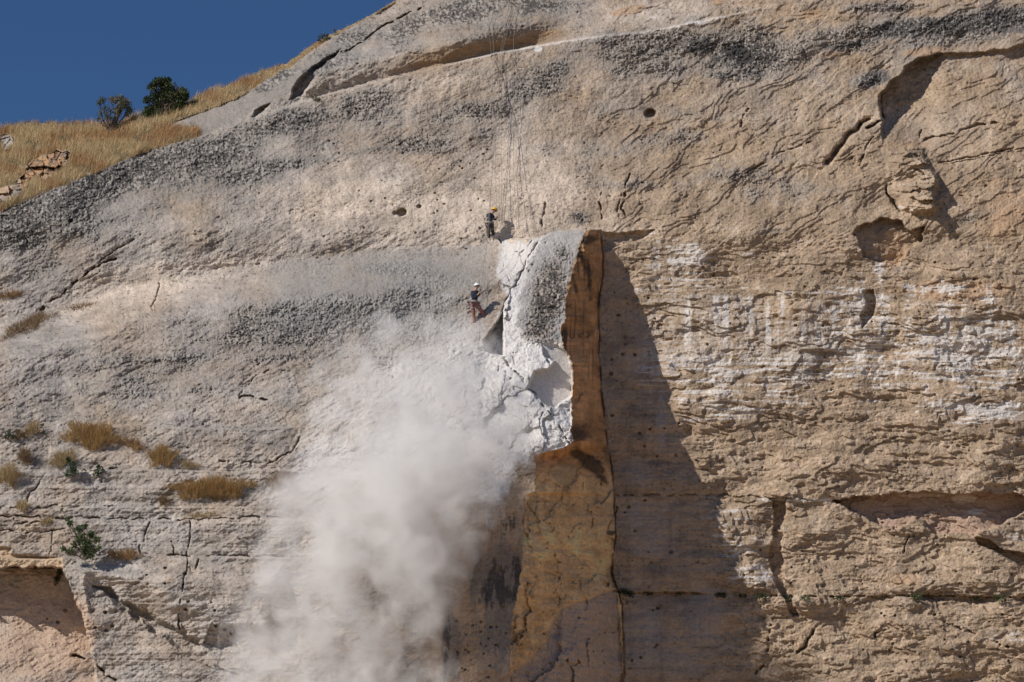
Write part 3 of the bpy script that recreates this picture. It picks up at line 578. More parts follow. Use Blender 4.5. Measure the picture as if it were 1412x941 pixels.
def mesh_from(name, faces, verts, colr, mat, kind=None, label=None, cat=None, parent=None, origin=None):
    used, inv = np.unique(faces, return_inverse=True); inv = inv.reshape(faces.shape)
    v = verts[used].astype(np.float64); c = colr[used]
    if origin is not None: v = v - np.array(origin)
    me = bpy.data.meshes.new(name)
    me.vertices.add(len(used)); me.vertices.foreach_set('co', v.astype(np.float32).ravel())
    me.loops.add(inv.size); me.loops.foreach_set('vertex_index', inv.ravel().astype(np.int32))
    k_ = faces.shape[1]
    me.polygons.add(len(faces)); me.polygons.foreach_set('loop_start', np.arange(0, inv.size, k_, dtype=np.int32))
    me.update(calc_edges=True)
    a = me.attributes.new('albedo', 'FLOAT_COLOR', 'POINT')
    a.data.foreach_set('color', np.concatenate([c, np.ones((len(c), 1), np.float32)], 1).astype(np.float32).ravel())
    me.materials.append(mat)
    ob = bpy.data.objects.new(name, me); col.objects.link(ob)
    if origin is not None: ob.location = origin
    if parent: ob.parent = parent
    if kind: ob['kind'] = kind
    if label: ob['label'] = label
    if cat: ob['category'] = cat
    return ob

# ------------------------------------------------------------------ materials
def new_mat(name, base=(.5, .5, .5), rough=.9, attr=None, var=.25, vscale=6.0, bump=0.0, bscale=12.0, spec=.2, transl=0.0):
    m = bpy.data.materials.new(name); m.use_nodes = True; t = m.node_tree; L = t.links.new
    b = t.nodes['Principled BSDF']; b.inputs['Roughness'].default_value = rough
    b.inputs['Specular IOR Level'].default_value = spec
    tc = t.nodes.new('ShaderNodeTexCoord')
    ns = t.nodes.new('ShaderNodeTexNoise'); ns.inputs['Scale'].default_value = vscale; ns.inputs['Detail'].default_value = 4
    L(tc.outputs['Object'], ns.inputs['Vector'])
    mr = t.nodes.new('ShaderNodeMapRange'); mr.inputs['From Min'].default_value = .25; mr.inputs['From Max'].default_value = .75
    mr.inputs['To Min'].default_value = 1 - var; mr.inputs['To Max'].default_value = 1 + var
    L(ns.outputs[0], mr.inputs[0])
    vm = t.nodes.new('ShaderNodeVectorMath'); vm.operation = 'MULTIPLY'
    if attr:
        at = t.nodes.new('ShaderNodeAttribute'); at.attribute_name = attr; L(at.outputs['Color'], vm.inputs[0])
    else: vm.inputs[0].default_value = base
    L(mr.outputs[0], vm.inputs[1]); L(vm.outputs[0], b.inputs['Base Color'])
    if bump:
        n2 = t.nodes.new('ShaderNodeTexNoise'); n2.inputs['Scale'].default_value = bscale; n2.inputs['Detail'].default_value = 5; n2.inputs['Roughness'].default_value = .65
        L(tc.outputs['Object'], n2.inputs['Vector'])
        bp = t.nodes.new('ShaderNodeBump'); bp.inputs['Strength'].default_value = 1.0; bp.inputs['Distance'].default_value = bump
        L(n2.outputs[0], bp.inputs['Height']); L(bp.outputs[0], b.inputs['Normal'])
    return m
M_rock = new_mat('weathered_limestone', attr='albedo', var=.16, vscale=9.0, bump=.04, bscale=8.0, rough=.95, spec=.1)
M_soil = new_mat('dry_soil', attr='albedo', var=.3, vscale=4.0, bump=.04, rough=1, spec=.05)
Pf = P.reshape(-1, 3); Af = Ag.reshape(-1, 3)
cliff = mesh_from('cliff', q[cliffF], Pf, Af, M_rock, kind='structure')
hill = mesh_from('hillside', q[hillF], Pf, Af, M_soil, kind='structure')

# rock pillar: its visible faces plus a back, so that it is a body of its own
bf = q[blockF]
org = (float(Pf[bf].reshape(-1, 3)[:, 0].mean()), float(Pf[bf].reshape(-1, 3)[:, 1].max()), -1.0)
pillar = mesh_from('rock_pillar', bf, Pf, Af, M_rock, label='tall split rock slab with dark speckled front and rust brown shaded side, beside the long shadow', cat='rock slab', origin=org)

# ground sheet out to the horizon, under the cliff too
bm = bmesh.new()
gN = 60
for i in range(gN + 1):
    for j in range(gN + 1):
        a = (i / gN * 2 - 1); b_ = (j / gN * 2 - 1)
        x = 2500 * a * abs(a); y = 2500 * b_ * abs(b_) + 60
        bm.verts.new((x, y, .25 * math.sin(x * .11) * math.cos(y * .07) * (1 if abs(x) < 400 else 0) - .3))
bm.verts.ensure_lookup_table()
for i in range(gN):
    for j in range(gN):
        a = i * (gN + 1) + j
        bm.faces.new([bm.verts[a], bm.verts[a + gN + 1], bm.verts[a + gN + 2], bm.verts[a + 1]])
me = bpy.data.meshes.new('ground'); bm.to_mesh(me); bm.free()
M_ground = new_mat('stony_ground', base=(.46, .34, .22), var=.35, vscale=.6, bump=.1, bscale=2, rough=1)
me.materials.append(M_ground); ground = bpy.data.objects.new('ground', me); col.objects.link(ground); ground['kind'] = 'structure'

#@@OBJECTS
rng = np.random.RandomState(11)
random.seed(5)
def tag(o, label=None, cat=None, group=None, kind=None):
    if label: o['label'] = label
    if cat: o['category'] = cat
    if group: o['group'] = group
    if kind: o['kind'] = kind
    return o
def empty(name, loc):
    o = bpy.data.objects.new(name, None); col.objects.link(o); o.location = loc; return o
def at(u, v, Y, off=0.0): return Vector(place(u, v, Y - off))
def pxm(Y): return KS * Y / math.cos(PITCH + .08) / FPX     # metres per photograph pixel at depth Y
RIGHT = Vector((1, 0, 0)); UPV = Vector((0, -math.sin(PITCH), math.cos(PITCH)))

def tri_obj(name, tris, colors, mat, parent=None, origin=(0, 0, 0)):
    """tris: (n, k, 3) points of n faces of k corners; colors: (n, 3)"""
    n, k_ = tris.shape[:2]
    f = np.arange(n * k_).reshape(n, k_)
    o = mesh_from(name, f, (tris.reshape(-1, 3) - np.array(origin)).astype(np.float32), np.repeat(colors, k_, 0).astype(np.float32), mat, parent=parent)
    if parent is None: o.location = origin
    return o

def leaf_mat(name, tr=.35):
    m = bpy.data.materials.new(name); m.use_nodes = True; t = m.node_tree; L = t.links.new
    b = t.nodes['Principled BSDF']; b.inputs['Roughness'].default_value = .7; b.inputs['Specular IOR Level'].default_value = .25
    a = t.nodes.new('ShaderNodeAttribute'); a.attribute_name = 'albedo'
    ns = t.nodes.new('ShaderNodeTexNoise'); ns.inputs['Scale'].default_value = 3.0
    tc = t.nodes.new('ShaderNodeTexCoord'); L(tc.outputs['Object'], ns.inputs['Vector'])
    mr = t.nodes.new('ShaderNodeMapRange'); mr.inputs['To Min'].default_value = .75; mr.inputs['To Max'].default_value = 1.25; L(ns.outputs[0], mr.inputs[0])
    vm = t.nodes.new('ShaderNodeVectorMath'); vm.operation = 'MULTIPLY'; L(a.outputs['Color'], vm.inputs[0]); L(mr.outputs[0], vm.inputs[1])
    L(vm.outputs[0], b.inputs['Base Color'])
    d = t.nodes.new('ShaderNodeBsdfTranslucent'); L(vm.outputs[0], d.inputs[0])
    mx = t.nodes.new('ShaderNodeMixShader'); mx.inputs[0].default_value = tr
    L(b.outputs[0], mx.inputs[1]); L(d.outputs[0], mx.inputs[2]); L(mx.outputs[0], t.nodes['Material Output'].inputs[0])
    return m
M_straw = leaf_mat('dry_grass_blades', .25); M_leaf = leaf_mat('green_leaves', .25)
M_bark = new_mat('dark_bark', base=(.085, .065, .05), var=.4, vscale=9, bump=.02, bscale=20)

def blades(base, hgt, lean, width, colors):
    """base (n,3), hgt (n,), lean (n,3) sideways vector -> bent two-piece blades"""
    n = len(base); th = rng.rand(n) * np.pi
    w = np.stack([np.cos(th), np.sin(th) * .6, np.zeros(n)], 1) * (width * (.6 + .8 * rng.rand(n)))[:, None]
    up = np.array([0, 0, 1.0])
    mid = base + up * (hgt * .6)[:, None] + lean * .35; tip = base + up * hgt[:, None] * .97 + lean
    q1 = np.stack([base - w, base + w, mid + w * .7, mid - w * .7], 1)
    q2 = np.stack([mid - w * .7, mid + w * .7, tip + w * .1, tip - w * .1], 1)
    return np.concatenate([q1, q2], 0), np.concatenate([colors * .92, colors], 0)

# --- dry grass over the hillside
gmg = grassM.reshape(NV, NU)
jj, ii = np.nonzero((gmg > .45) & (Vg > np.roll(Vg, 1, 0) + 1e-6) & (uc[None, :] > -90) & (Vg < 420))
ng = 62000
pk = rng.randint(0, len(jj), ng); jj = jj[pk]; ii = ii[pk]
gp = P[5:5 + NV][jj, ii].astype(float)
gu = uc[ii] + rng.rand(ng); gv = Vg[jj, ii]
pat = pnoise(gu / 34., gv / 15., 131) + .6 * pnoise(gu / 11., gv / 7., 132)
pat2 = pnoise(gu / 60. + 9, gv / 22., 133)
keep = (pat + .5 * rng.rand(ng)) > -.55
gp, gu, gv, pat, pat2 = gp[keep], gu[keep], gv[keep], pat[keep], pat2[keep]; ng = len(gp)
pale, rust, olive = C(.54, .41, .225), C(.44, .27, .125), C(.22, .18, .10)
gc = mix(np.tile(pale, (ng, 1)), rust, sst(-.3, .4, pat2)); gc = mix(gc, olive, sst(.25, .6, -pat) * .7)
gc *= (.7 + .5 * rng.rand(ng))[:, None]
gh = (.16 + .30 * rng.rand(ng)) * (1 + .5 * np.clip(pat, -.6, 1)) * np.interp(gu, [-90, 250, 330, 400, 560], [1.1, 1.0, .7, .35, .25])
gl = rng.randn(ng, 3) * .07 + np.array([.07, 0, 0])
tr_, cr_ = blades(gp - np.array([0, 0, .05]), gh, gl, .010, gc)
og = tri_obj('dry_grass', tr_, cr_, M_straw); tag(og, kind='stuff', label='dry straw coloured grass covering the hillside above the cliff')

# --- single dry tufts on the ledges of the cliff
GT = 'dry grass tufts on the ledges of the cliff'
TUFTS = [
    (126, 596, 44, 20, 5, 1500, 0, 'largest domed mound of golden dry grass, above the two small green shrubs'),
    (184, 612, 16, 8, 25, 240, 1, 'thin tail of brown dry grass trailing down right from the large golden mound'),
    (223, 627, 22, 15, 0, 620, 0, 'round golden dry tuft between the large mound and the long grass strip'),
    (292, 671, 62, 15, -2, 1900, 0, 'long thick strip of rusty dry grass on the ledge left of the dust'),
    (386, 661, 20, 9, -18, 320, 1, 'pale dry grass tuft right at the edge of the dust cloud'),
    (12, 652, 16, 16, -30, 460, 2, 'straw coloured tuft at the left picture edge, below the dark brown one'),
    (34, 628, 9, 13, -30, 240, 3, 'dark brown withered tuft slanting up behind the left edge tuft'),
    (86, 632, 20, 11, -20, 420, 2, 'pale dry tuft growing behind the darker green shrub'),
    (46, 590, 12, 9, -30, 220, 2, 'small pale tuft with a bit of green, left of the large golden mound'),
    (28, 600, 10, 6, -25, 120, 3, 'scrubby brown tuft beside the little green plant at far left'),
    (31, 697, 11, 7, -15, 180, 2, 'small straw tuft on the thin crack under the left ledges'),
    (64, 719, 10, 4, -5, 100, 2, 'tiny pale tuft in the lower crack left of the leafy bush'),
    (171, 765, 27, 7, 0, 380, 1, 'low brown dry tuft lying on the ledge right of the leafy bush'),
    (38, 447, 44, 10, -25, 900, 3, 'long slanting band of brown dry grass on the left ledge, below the diagonal crack'),
    (14, 407, 24, 4, -8, 260, 1, 'thin strip of dry grass at the left edge, above the slanting band'),
    (110, 423, 24, 4, -12, 150, 3, 'sparse dry tuft on the ledge just right of the slanting band'),
    (226, 690, 8, 8, -30, 120, 3, 'dark dry tuft at the left foot of the long rusty strip'),
    (262, 641, 16, 6, 10, 140, 2, 'wispy pale tuft just above the long rusty strip'),
    (300, 687, 12, 4, 0, 110, 3, 'small brown tuft hanging below the long rusty strip'),
    (276, 712, 26, 3, -8, 110, 2, 'threadlike dry tuft along the horizontal crack under the long strip')]
TC = [C(.56, .38, .17), C(.48, .32, .165), C(.60, .47, .27), C(.34, .24, .14)]
for (cu, cv, rx_, ry_, rot, n, ck, lab) in TUFTS:
    n = int(n * 1.9)
    a = rng.rand(n) * 2 * np.pi; rr = np.sqrt(rng.rand(n)) * (.8 + .25 * np.sin(a * 5 + cu))
    x = rr * np.cos(a) * rx_; y = rr * np.sin(a) * ry_
    c, s2 = math.cos(math.radians(rot)), math.sin(math.radians(rot))
    uu = cu + x * c - y * s2; vv = cv + x * s2 + y * c + ry_ * .35
    y0 = depth_at(cu, cv)
    base = np.array([place(p, q_, min(depth_at(p, q_), y0 + 1.5) - .02 - .25 * (1 - r1 ** 2) * (ry_ / 14)) for p, q_, r1 in zip(uu, vv, rr)])
    out = np.stack([np.cos(a) * rr * .16, -.10 - .12 * rng.rand(n), np.zeros(n)], 1) + rng.randn(n, 3) * np.array([.11, .06, .04])
    h_ = (.09 + .26 * rng.rand(n) ** 1.4) * (1.15 - .5 * rr) * min(1.25, .45 + ry_ / 18)
    colr = TC[ck] * (.55 + .75 * rng.rand(n))[:, None]
    colr = mix(colr.astype(np.float32), C(.14, .10, .07), (rng.rand(n) < .16).astype(np.float32) * .8)
    tr_, cr_ = blades(base, h_, out, .009, colr)
    org_ = tuple(base[:, :].mean(0) - np.array([0, 0, .1]))
    o = tri_obj('grass_tuft', tr_, cr_, M_straw, origin=org_); tag(o, lab, 'grass tuft', GT)

# --- leaves and branches
def leaf_quads(cent, size, n_dir=None):
    n = len(cent)
    a = rng.randn(n, 3); a /= np.linalg.norm(a, axis=1)[:, None]
    b = rng.randn(n, 3); b -= (b * a).sum(1)[:, None] * a; b /= np.linalg.norm(b, axis=1)[:, None]
    s_ = (size * (.6 + .8 * rng.rand(n)))[:, None]
    return np.stack([cent - a * s_, cent - b * s_ * .45, cent + a * s_, cent + b * s_ * .45], 1)
def tubes(name, paths, mat, parent=None, origin=(0, 0, 0), sides=6):
    """paths: list of (points, radii) merged into ONE mesh"""
    bm = bmesh.new(); O = Vector(origin)
    for pts, rad in paths:
        prev = None
        for i, (p, r_) in enumerate(zip(pts, rad)):
            p = Vector(p)
            d = (Vector(pts[min(i + 1, len(pts) - 1)]) - Vector(pts[max(i - 1, 0)])).normalized()
            x = d.cross(Vector((0, 1, .13))).normalized(); y = d.cross(x).normalized()
            ring = [bm.verts.new(p - O + (x * math.cos(t) + y * math.sin(t)) * r_) for t in [2 * math.pi * k / sides for k in range(sides)]]
            if prev:
                for k in range(sides): bm.faces.new([prev[k], prev[(k + 1) % sides], ring[(k + 1) % sides], ring[k]])
            else: bm.faces.new(ring)
            prev = ring
        bm.faces.new(prev[::-1])
    me = bpy.data.meshes.new(name); bm.to_mesh(me); bm.free(); me.materials.append(mat)
    for p in me.polygons: p.use_smooth = True
    o = bpy.data.objects.new(name, me); col.objects.link(o)
    if parent: o.parent = parent
    elif tuple(origin) != (0, 0, 0): o.location = origin
    return o
def wiggle(a, b, n, amp):
    a, b = np.array(a, float), np.array(b, float)
    pts = [a + (b - a) * t for t in np.linspace(0, 1, n)]
    return [p + (rng.randn(3) * amp if 0 < i < n - 1 else 0) for i, p in enumerate(pts)]

def plant(name, cat, label, base_px, clumps, leaf, colr, stems=True, group=None, dens=1.0, trunk_r=.05, off=.05, thick=None, split=None):
    """clumps: (u, v, radius px, leaf count); every crown is a cloud of leaf-sized faces round real branches"""
    bu, bv = base_px; Y0 = depth_at(bu, bv) - off / KS
    m = pxm(Y0); B0 = np.array(place(bu, bv, Y0))
    o = empty(name, tuple(B0)); tag(o, label, cat, group)
    cents, cols, paths = [], [], []
    fork = B0 + np.array([0, 0, 1.0]) * (split or 0) * m
    for (cu, cv, rp_, n) in clumps:
        dpt = (rng.rand() - .5) * 1.2 * rp_ * m
        Cc = np.array(place(cu, cv, Y0)) + np.array([0, -.25 * rp_ * m + dpt, 0])
        n = int(n * dens)
        d = rng.randn(n, 3); d /= np.linalg.norm(d, axis=1)[:, None]
        rad = rp_ * m * (rng.rand(n) ** .45) * (1 + .25 * np.sin(d[:, 0] * 7 + cu) * np.cos(d[:, 2] * 6 + cv))
        d[:, 1] *= (thick or .8)
        cents.append(Cc + d * rad[:, None])
        c = np.array(colr[rng.randint(len(colr))] if isinstance(colr, list) else colr)
        cols.append(c[None] * (.6 + .8 * rng.rand(n))[:, None])
        if stems:
            w = wiggle(fork if rng.rand() < .8 else B0, Cc, 6, .06 * np.linalg.norm(Cc - B0) / 2)
            r0 = trunk_r * (.5 + .3 * rng.rand())
            paths.append((w, [r0 * (1 - .75 * k_ / 5) for k_ in range(6)]))
            for _ in range(3):
                e = Cc + rng.randn(3) * rp_ * m * .5
                paths.append((wiggle(w[3], e, 4, .03 * rp_ * m), [r0 * .35, r0 * .28, r0 * .18, r0 * .1]))
    if split: paths.append((wiggle(B0 - np.array([0, 0, .2]), fork, 4, .02), [trunk_r * 1.2, trunk_r, trunk_r * .9, trunk_r * .85]))
    if paths: tubes('trunk' if 'tree' in name else 'stem', paths, M_bark, parent=o, origin=tuple(B0), sides=5)
    ct = np.concatenate(cents)
    tri_obj('crown' if 'tree' in name else 'foliage', leaf_quads(ct, leaf), np.concatenate(cols), M_leaf, parent=o, origin=tuple(B0))
    return o

dg = [C(.06, .085, .034), C(.075, .10, .04), C(.045, .062, .028), C(.11, .12, .055)]
cl = []
for k in range(46):      # dense egg-shaped crown leaning down-slope
    a = random.random() * 2 * math.pi; r_ = random.random() ** .5
    x = r_ * math.cos(a); y = r_ * math.sin(a)
    u_ = 228 + 27 * x + (3 if y > 0 else 0) * 0; v_ = 137 + 25 * y - .35 * (27 * x) * (1 if y > .2 else .15)
    cl.append((u_, v_, 6.2 + random.random() * 2.5, 170))
cl += [(203, 158, 5, 130), (208, 150, 6, 150), (255, 134, 6, 150), (250, 142, 6, 130), (222, 116, 6, 150), (232, 112, 5, 120), (214, 160, 6, 120)]
plant('dense_tree', 'tree', 'dense round dark green tree on the grassy skyline, the larger of the two', (226, 160), cl, .06, dg, trunk_r=.09, split=8, dens=1.2)
sg = [C(.14, .14, .065), C(.115, .13, .06), C(.18, .15, .075)]
cl = [(141, 138, 6, 70), (137, 143, 4, 40), (156, 139, 7, 110), (166, 138, 8, 170), (174, 142, 7, 140), (178, 150, 7, 130), (168, 149, 8, 150), (160, 153, 7, 90), (176, 158, 5, 60), (183, 163, 3, 25), (147, 152, 7, 45),
      (140, 158, 6, 40), (150, 162, 6, 50), (158, 164, 6, 50), (137, 166, 4, 20), (163, 158, 6, 50), (164, 174, 4, 30)]
plant('twisted_tree', 'tree', 'small twisted tree with bare dark stems and thin olive crown, left of the dense tree', (151, 185), cl, .052, sg, trunk_r=.07, split=2.5, dens=1.5)
lg = [C(.075, .115, .04), C(.06, .10, .035), C(.10, .14, .055)]
cl = [(112, 742, 8, 170), (120, 750, 8, 170), (126, 738, 6, 120), (134, 745, 6, 110), (117, 758, 8, 150), (123, 765, 7, 130), (104, 752, 6, 90), (96, 760, 6, 100), (88, 757, 4, 60), (110, 730, 5, 80), (118, 727, 4, 60), (97, 722, 5, 90), (93, 716, 4, 40),
      (138, 755, 4, 50), (130, 758, 6, 90), (86, 703, 2.5, 20)]
plant('leafy_bush', 'bush', 'largest bright green leafy bush, growing out over the overhang at lower left', (118, 772), cl, .055, lg, trunk_r=.035, off=.5)
plant('shrub', 'shrub', 'dark green bushy shrub in front of the pale dry tuft', (100, 656), [(96, 636, 5, 90), (102, 643, 6, 120), (98, 650, 7, 140), (105, 652, 5, 70), (93, 632, 3, 40), (92, 654, 4, 60)], .045, [C(.05, .085, .04), C(.06, .10, .05)], trunk_r=.02, off=.15)
plant('shrub', 'shrub', 'small green shrub right of the bushy dark one, above the pale slab', (137, 658), [(137, 644, 4, 50), (135, 651, 5, 80), (141, 648, 4, 50), (131, 655, 3, 30)], .045, [C(.05, .085, .04)], trunk_r=.015, off=.12)
plant('shrub', 'shrub', 'little grey green plant at the far left ledge, beside a brown tuft', (13, 606), [(12, 598, 5, 80), (17, 602, 4, 60), (8, 603, 3, 40)], .04, [C(.09, .12, .075)], trunk_r=.012, off=.12)
plant('shrub', 'shrub', 'tiny green sprig above the ledge, left of the golden mound', (60, 592), [(58, 586, 3.5, 40), (60, 597, 3, 30)], .04, [C(.06, .10, .06)], trunk_r=.01, off=.1)
plant('shrub', 'shrub', 'nearly black plant hanging in the shade under the tan overhang at lower left', (82, 786), [(82, 790, 5, 70), (79, 798, 5, 70), (77, 804, 3, 30)], .045, [C(.04, .05, .025)], trunk_r=.012, off=.15)
plant('shrub', 'shrub', 'dark shrub rooted in the foot crack of the rust brown rock face', (860, 818), [(864, 817, 5, 90), (870, 819, 5, 90), (858, 815, 4, 50)], .045, [C(.04, .05, .03)], trunk_r=.015, off=.15)
plant('shrub', 'shrub', 'small blue green bush on the skyline of the cliff', (445, 58), [(443, 51, 5, 70), (449, 49, 5, 70), (452, 53, 4, 50), (440, 56, 3, 30)], .045, [C(.09, .11, .07)], trunk_r=.02)
plant('shrub', 'shrub', 'tiny sprig on the skyline just right of the blue green bush', (462, 48), [(461, 43, 2.6, 24), (463, 46, 2.4, 18)], .04, [C(.09, .10, .06)], trunk_r=.01)
plant('shrub', 'shrub', 'dry grey green shrub at the foot of the dark hollow, upper left', (435, 139), [(432, 134, 4, 60), (438, 136, 4, 50)], .04, [C(.13, .12, .08)], trunk_r=.012)
FP = 'plants growing from the long horizontal crack'
for (u_, r_, n, cc_, lab) in [
    (896, 2.6, 24, .6, 'leftmost crack plant, a faint dark speck in the long shadow'),
    (935, 2.2, 18, .6, 'second faint dark crack plant inside the long shadow'),
    (993, 4.0, 70, .8, 'wide dark crack plant just inside the shadow edge'),
    (1024, 3.0, 34, .8, 'flat dark crack plant just right of the shadow edge'),
    (1050, 4.4, 80, 1.0, 'broad green crack plant under the white bedded slab'),
    (1086, 4.6, 90, .7, 'dark plant in the crack below the shaded vertical slot'),
    (1110, 3.8, 60, 1.5, 'bright green crack plant just right of the vertical slot'),
    (1158, 3.4, 40, .9, 'small crack plant midway between the slot and the brightest round one'),
    (1263, 4.4, 80, 1.4, 'round green crack plant casting a shadow below it, centre right'),
    (1347, 3.4, 40, .8, 'thin dark crack plant, second from the right picture edge'),
    (1379, 4.6, 80, 1.1, 'green crack plant nearest the right picture edge')]:
    v_ = line_at(FIS, u_) + 1
    plant('crack_plant', 'plant', lab, (u_, v_ + 1), [(u_ - r_ * .9, v_ + 1, r_ * 1.1, n), (u_ + r_ * .9, v_ + 1.5, r_ * 1.1, n)], .045, [C(.07, .09, .04) * cc_], trunk_r=.008, off=.22, group=FP)

# --- ropes
M_rope = new_mat('rope_sheath', base=(.24, .20, .17), var=.2, vscale=30)
M_rope2 = new_mat('pale_rope_sheath', base=(.30, .25, .20), var=.2, vscale=30)
def rope(path, label, mat, end=None, rad=.0075, hang=.10):
    vs = np.linspace(path[0][1], path[-1][1], 60); us = np.interp(vs, [p[1] for p in path], [p[0] for p in path])
    ys = np.array([depth_at(a, b) for a, b in zip(us, vs)]) - hang / KS
    if end is not None: ys[-1] = end
    hull = []                                         # taut rope: rests on the bulges, spans the hollows
    for i in range(len(vs)):
        while len(hull) >= 2:
            i0, i1 = hull[-2], hull[-1]
            if (ys[i1] - ys[i0]) * (vs[i] - vs[i0]) >= (ys[i] - ys[i0]) * (vs[i1] - vs[i0]): hull.pop()
            else: break
        hull.append(i)
    yy = np.interp(vs, vs[hull], ys[hull])
    pts = [Vector(place(a, b, c)) for a, b, c in zip(us, vs, yy)]
    o = tubes('climbing_rope', [(pts, [rad] * len(pts))], mat, origin=tuple(pts[-1]), sides=5)
    return tag(o, label, 'rope', 'ropes hanging down the cliff from above')

P1 = (676.0, 300.0); Y1 = depth_at(686, 296) - .62 / KS
P2 = (655.0, 408.0); Y2 = depth_at(664, 412) - .62 / KS
rope([(702, -40), (700, 30), (691, 72), (683, 200), (684, 270), (685.5, 297)], 'dark rope running taut down to the hands of the climber in the yellow helmet', M_rope, end=Y1 - .05)
rope([(700, -40), (697, 30), (689, 75), (688, 200), (688.5, 290), (689, 306)], 'second dark rope just right of the one held by the yellow helmet climber', M_rope)
rope([(706, -40), (703, 30), (692, 74), (691, 210), (692, 318)], 'third dark rope, ending right of the shadow of the yellow helmet climber', M_rope2)
rope([(672, -40), (674, 40), (679, 90), (681, 200), (673, 330), (667, 360), (663.5, 398), (661, 403)], 'long rope passing the upper climber and running down to the white helmet climber', M_rope, end=Y2)
rope([(680, -40), (679, 40), (682, 100), (683, 180), (671, 335), (668, 400), (667, 430)], 'pale rope beside the one that leads to the white helmet climber', M_rope2)
rope([(712, -20), (708, 60), (708, 180), (708, 240), (712, 300), (713, 318)], 'lone thin rope farthest right, ending above the white broken rock', M_rope2)
rope([(656, 424), (657, 436), (657, 452), (656, 478)], 'loose rope end dangling from the harness of the white helmet climber', M_rope2)

# --- climbers: one skinned body each, clothing and helmet as children
def flat_mat(name, base, rough=.8, bump=.004):
    return new_mat(name, base=base, var=.18, vscale=8, bump=bump, bscale=40, rough=rough, spec=.25)
M_skin = flat_mat('skin', (.42, .26, .19), .6, .001); M_navy = flat_mat('navy_jacket', (.030, .036, .055)); M_char = flat_mat('charcoal_trousers', (.045, .042, .042))
M_red = flat_mat('faded_red_trousers', (.27, .115, .095)); M_boot = flat_mat('boot_leather', (.03, .028, .028)); M_yel = flat_mat('yellow_helmet_shell', (.70, .42, .06), .35, .0)
M_wht = flat_mat('white_helmet_shell', (.78, .77, .74), .35, .0); M_har = flat_mat('harness_webbing', (.28, .27, .27)); M_metal = flat_mat('steel_gear', (.5, .5, .5), .4, 0)
def skinned(name, nodes, edges, root, mat, parent, O, sub=2, extra=None):
    bm = bmesh.new(); lay = bm.verts.layers.skin.verify(); vs = {}
    for k_, (p, r_) in nodes.items():
        v = bm.verts.new(Vector(p) - O); rr_ = r_ if isinstance(r_, tuple) else (r_, r_); v[lay].radius = rr_; v[lay].use_root = (k_ == root); vs[k_] = v
    for a, b in edges: bm.edges.new((vs[a], vs[b]))
    me = bpy.data.meshes.new(name); bm.to_mesh(me); bm.free(); me.materials.append(mat)
    o = bpy.data.objects.new(name, me); col.objects.link(o); o.parent = parent
    sk = o.modifiers.new('skin', 'SKIN'); sk.use_smooth_shade = True; sk.branch_smoothing = .3
    ss = o.modifiers.new('sub', 'SUBSURF'); ss.levels = sub; ss.render_levels = sub
    return o
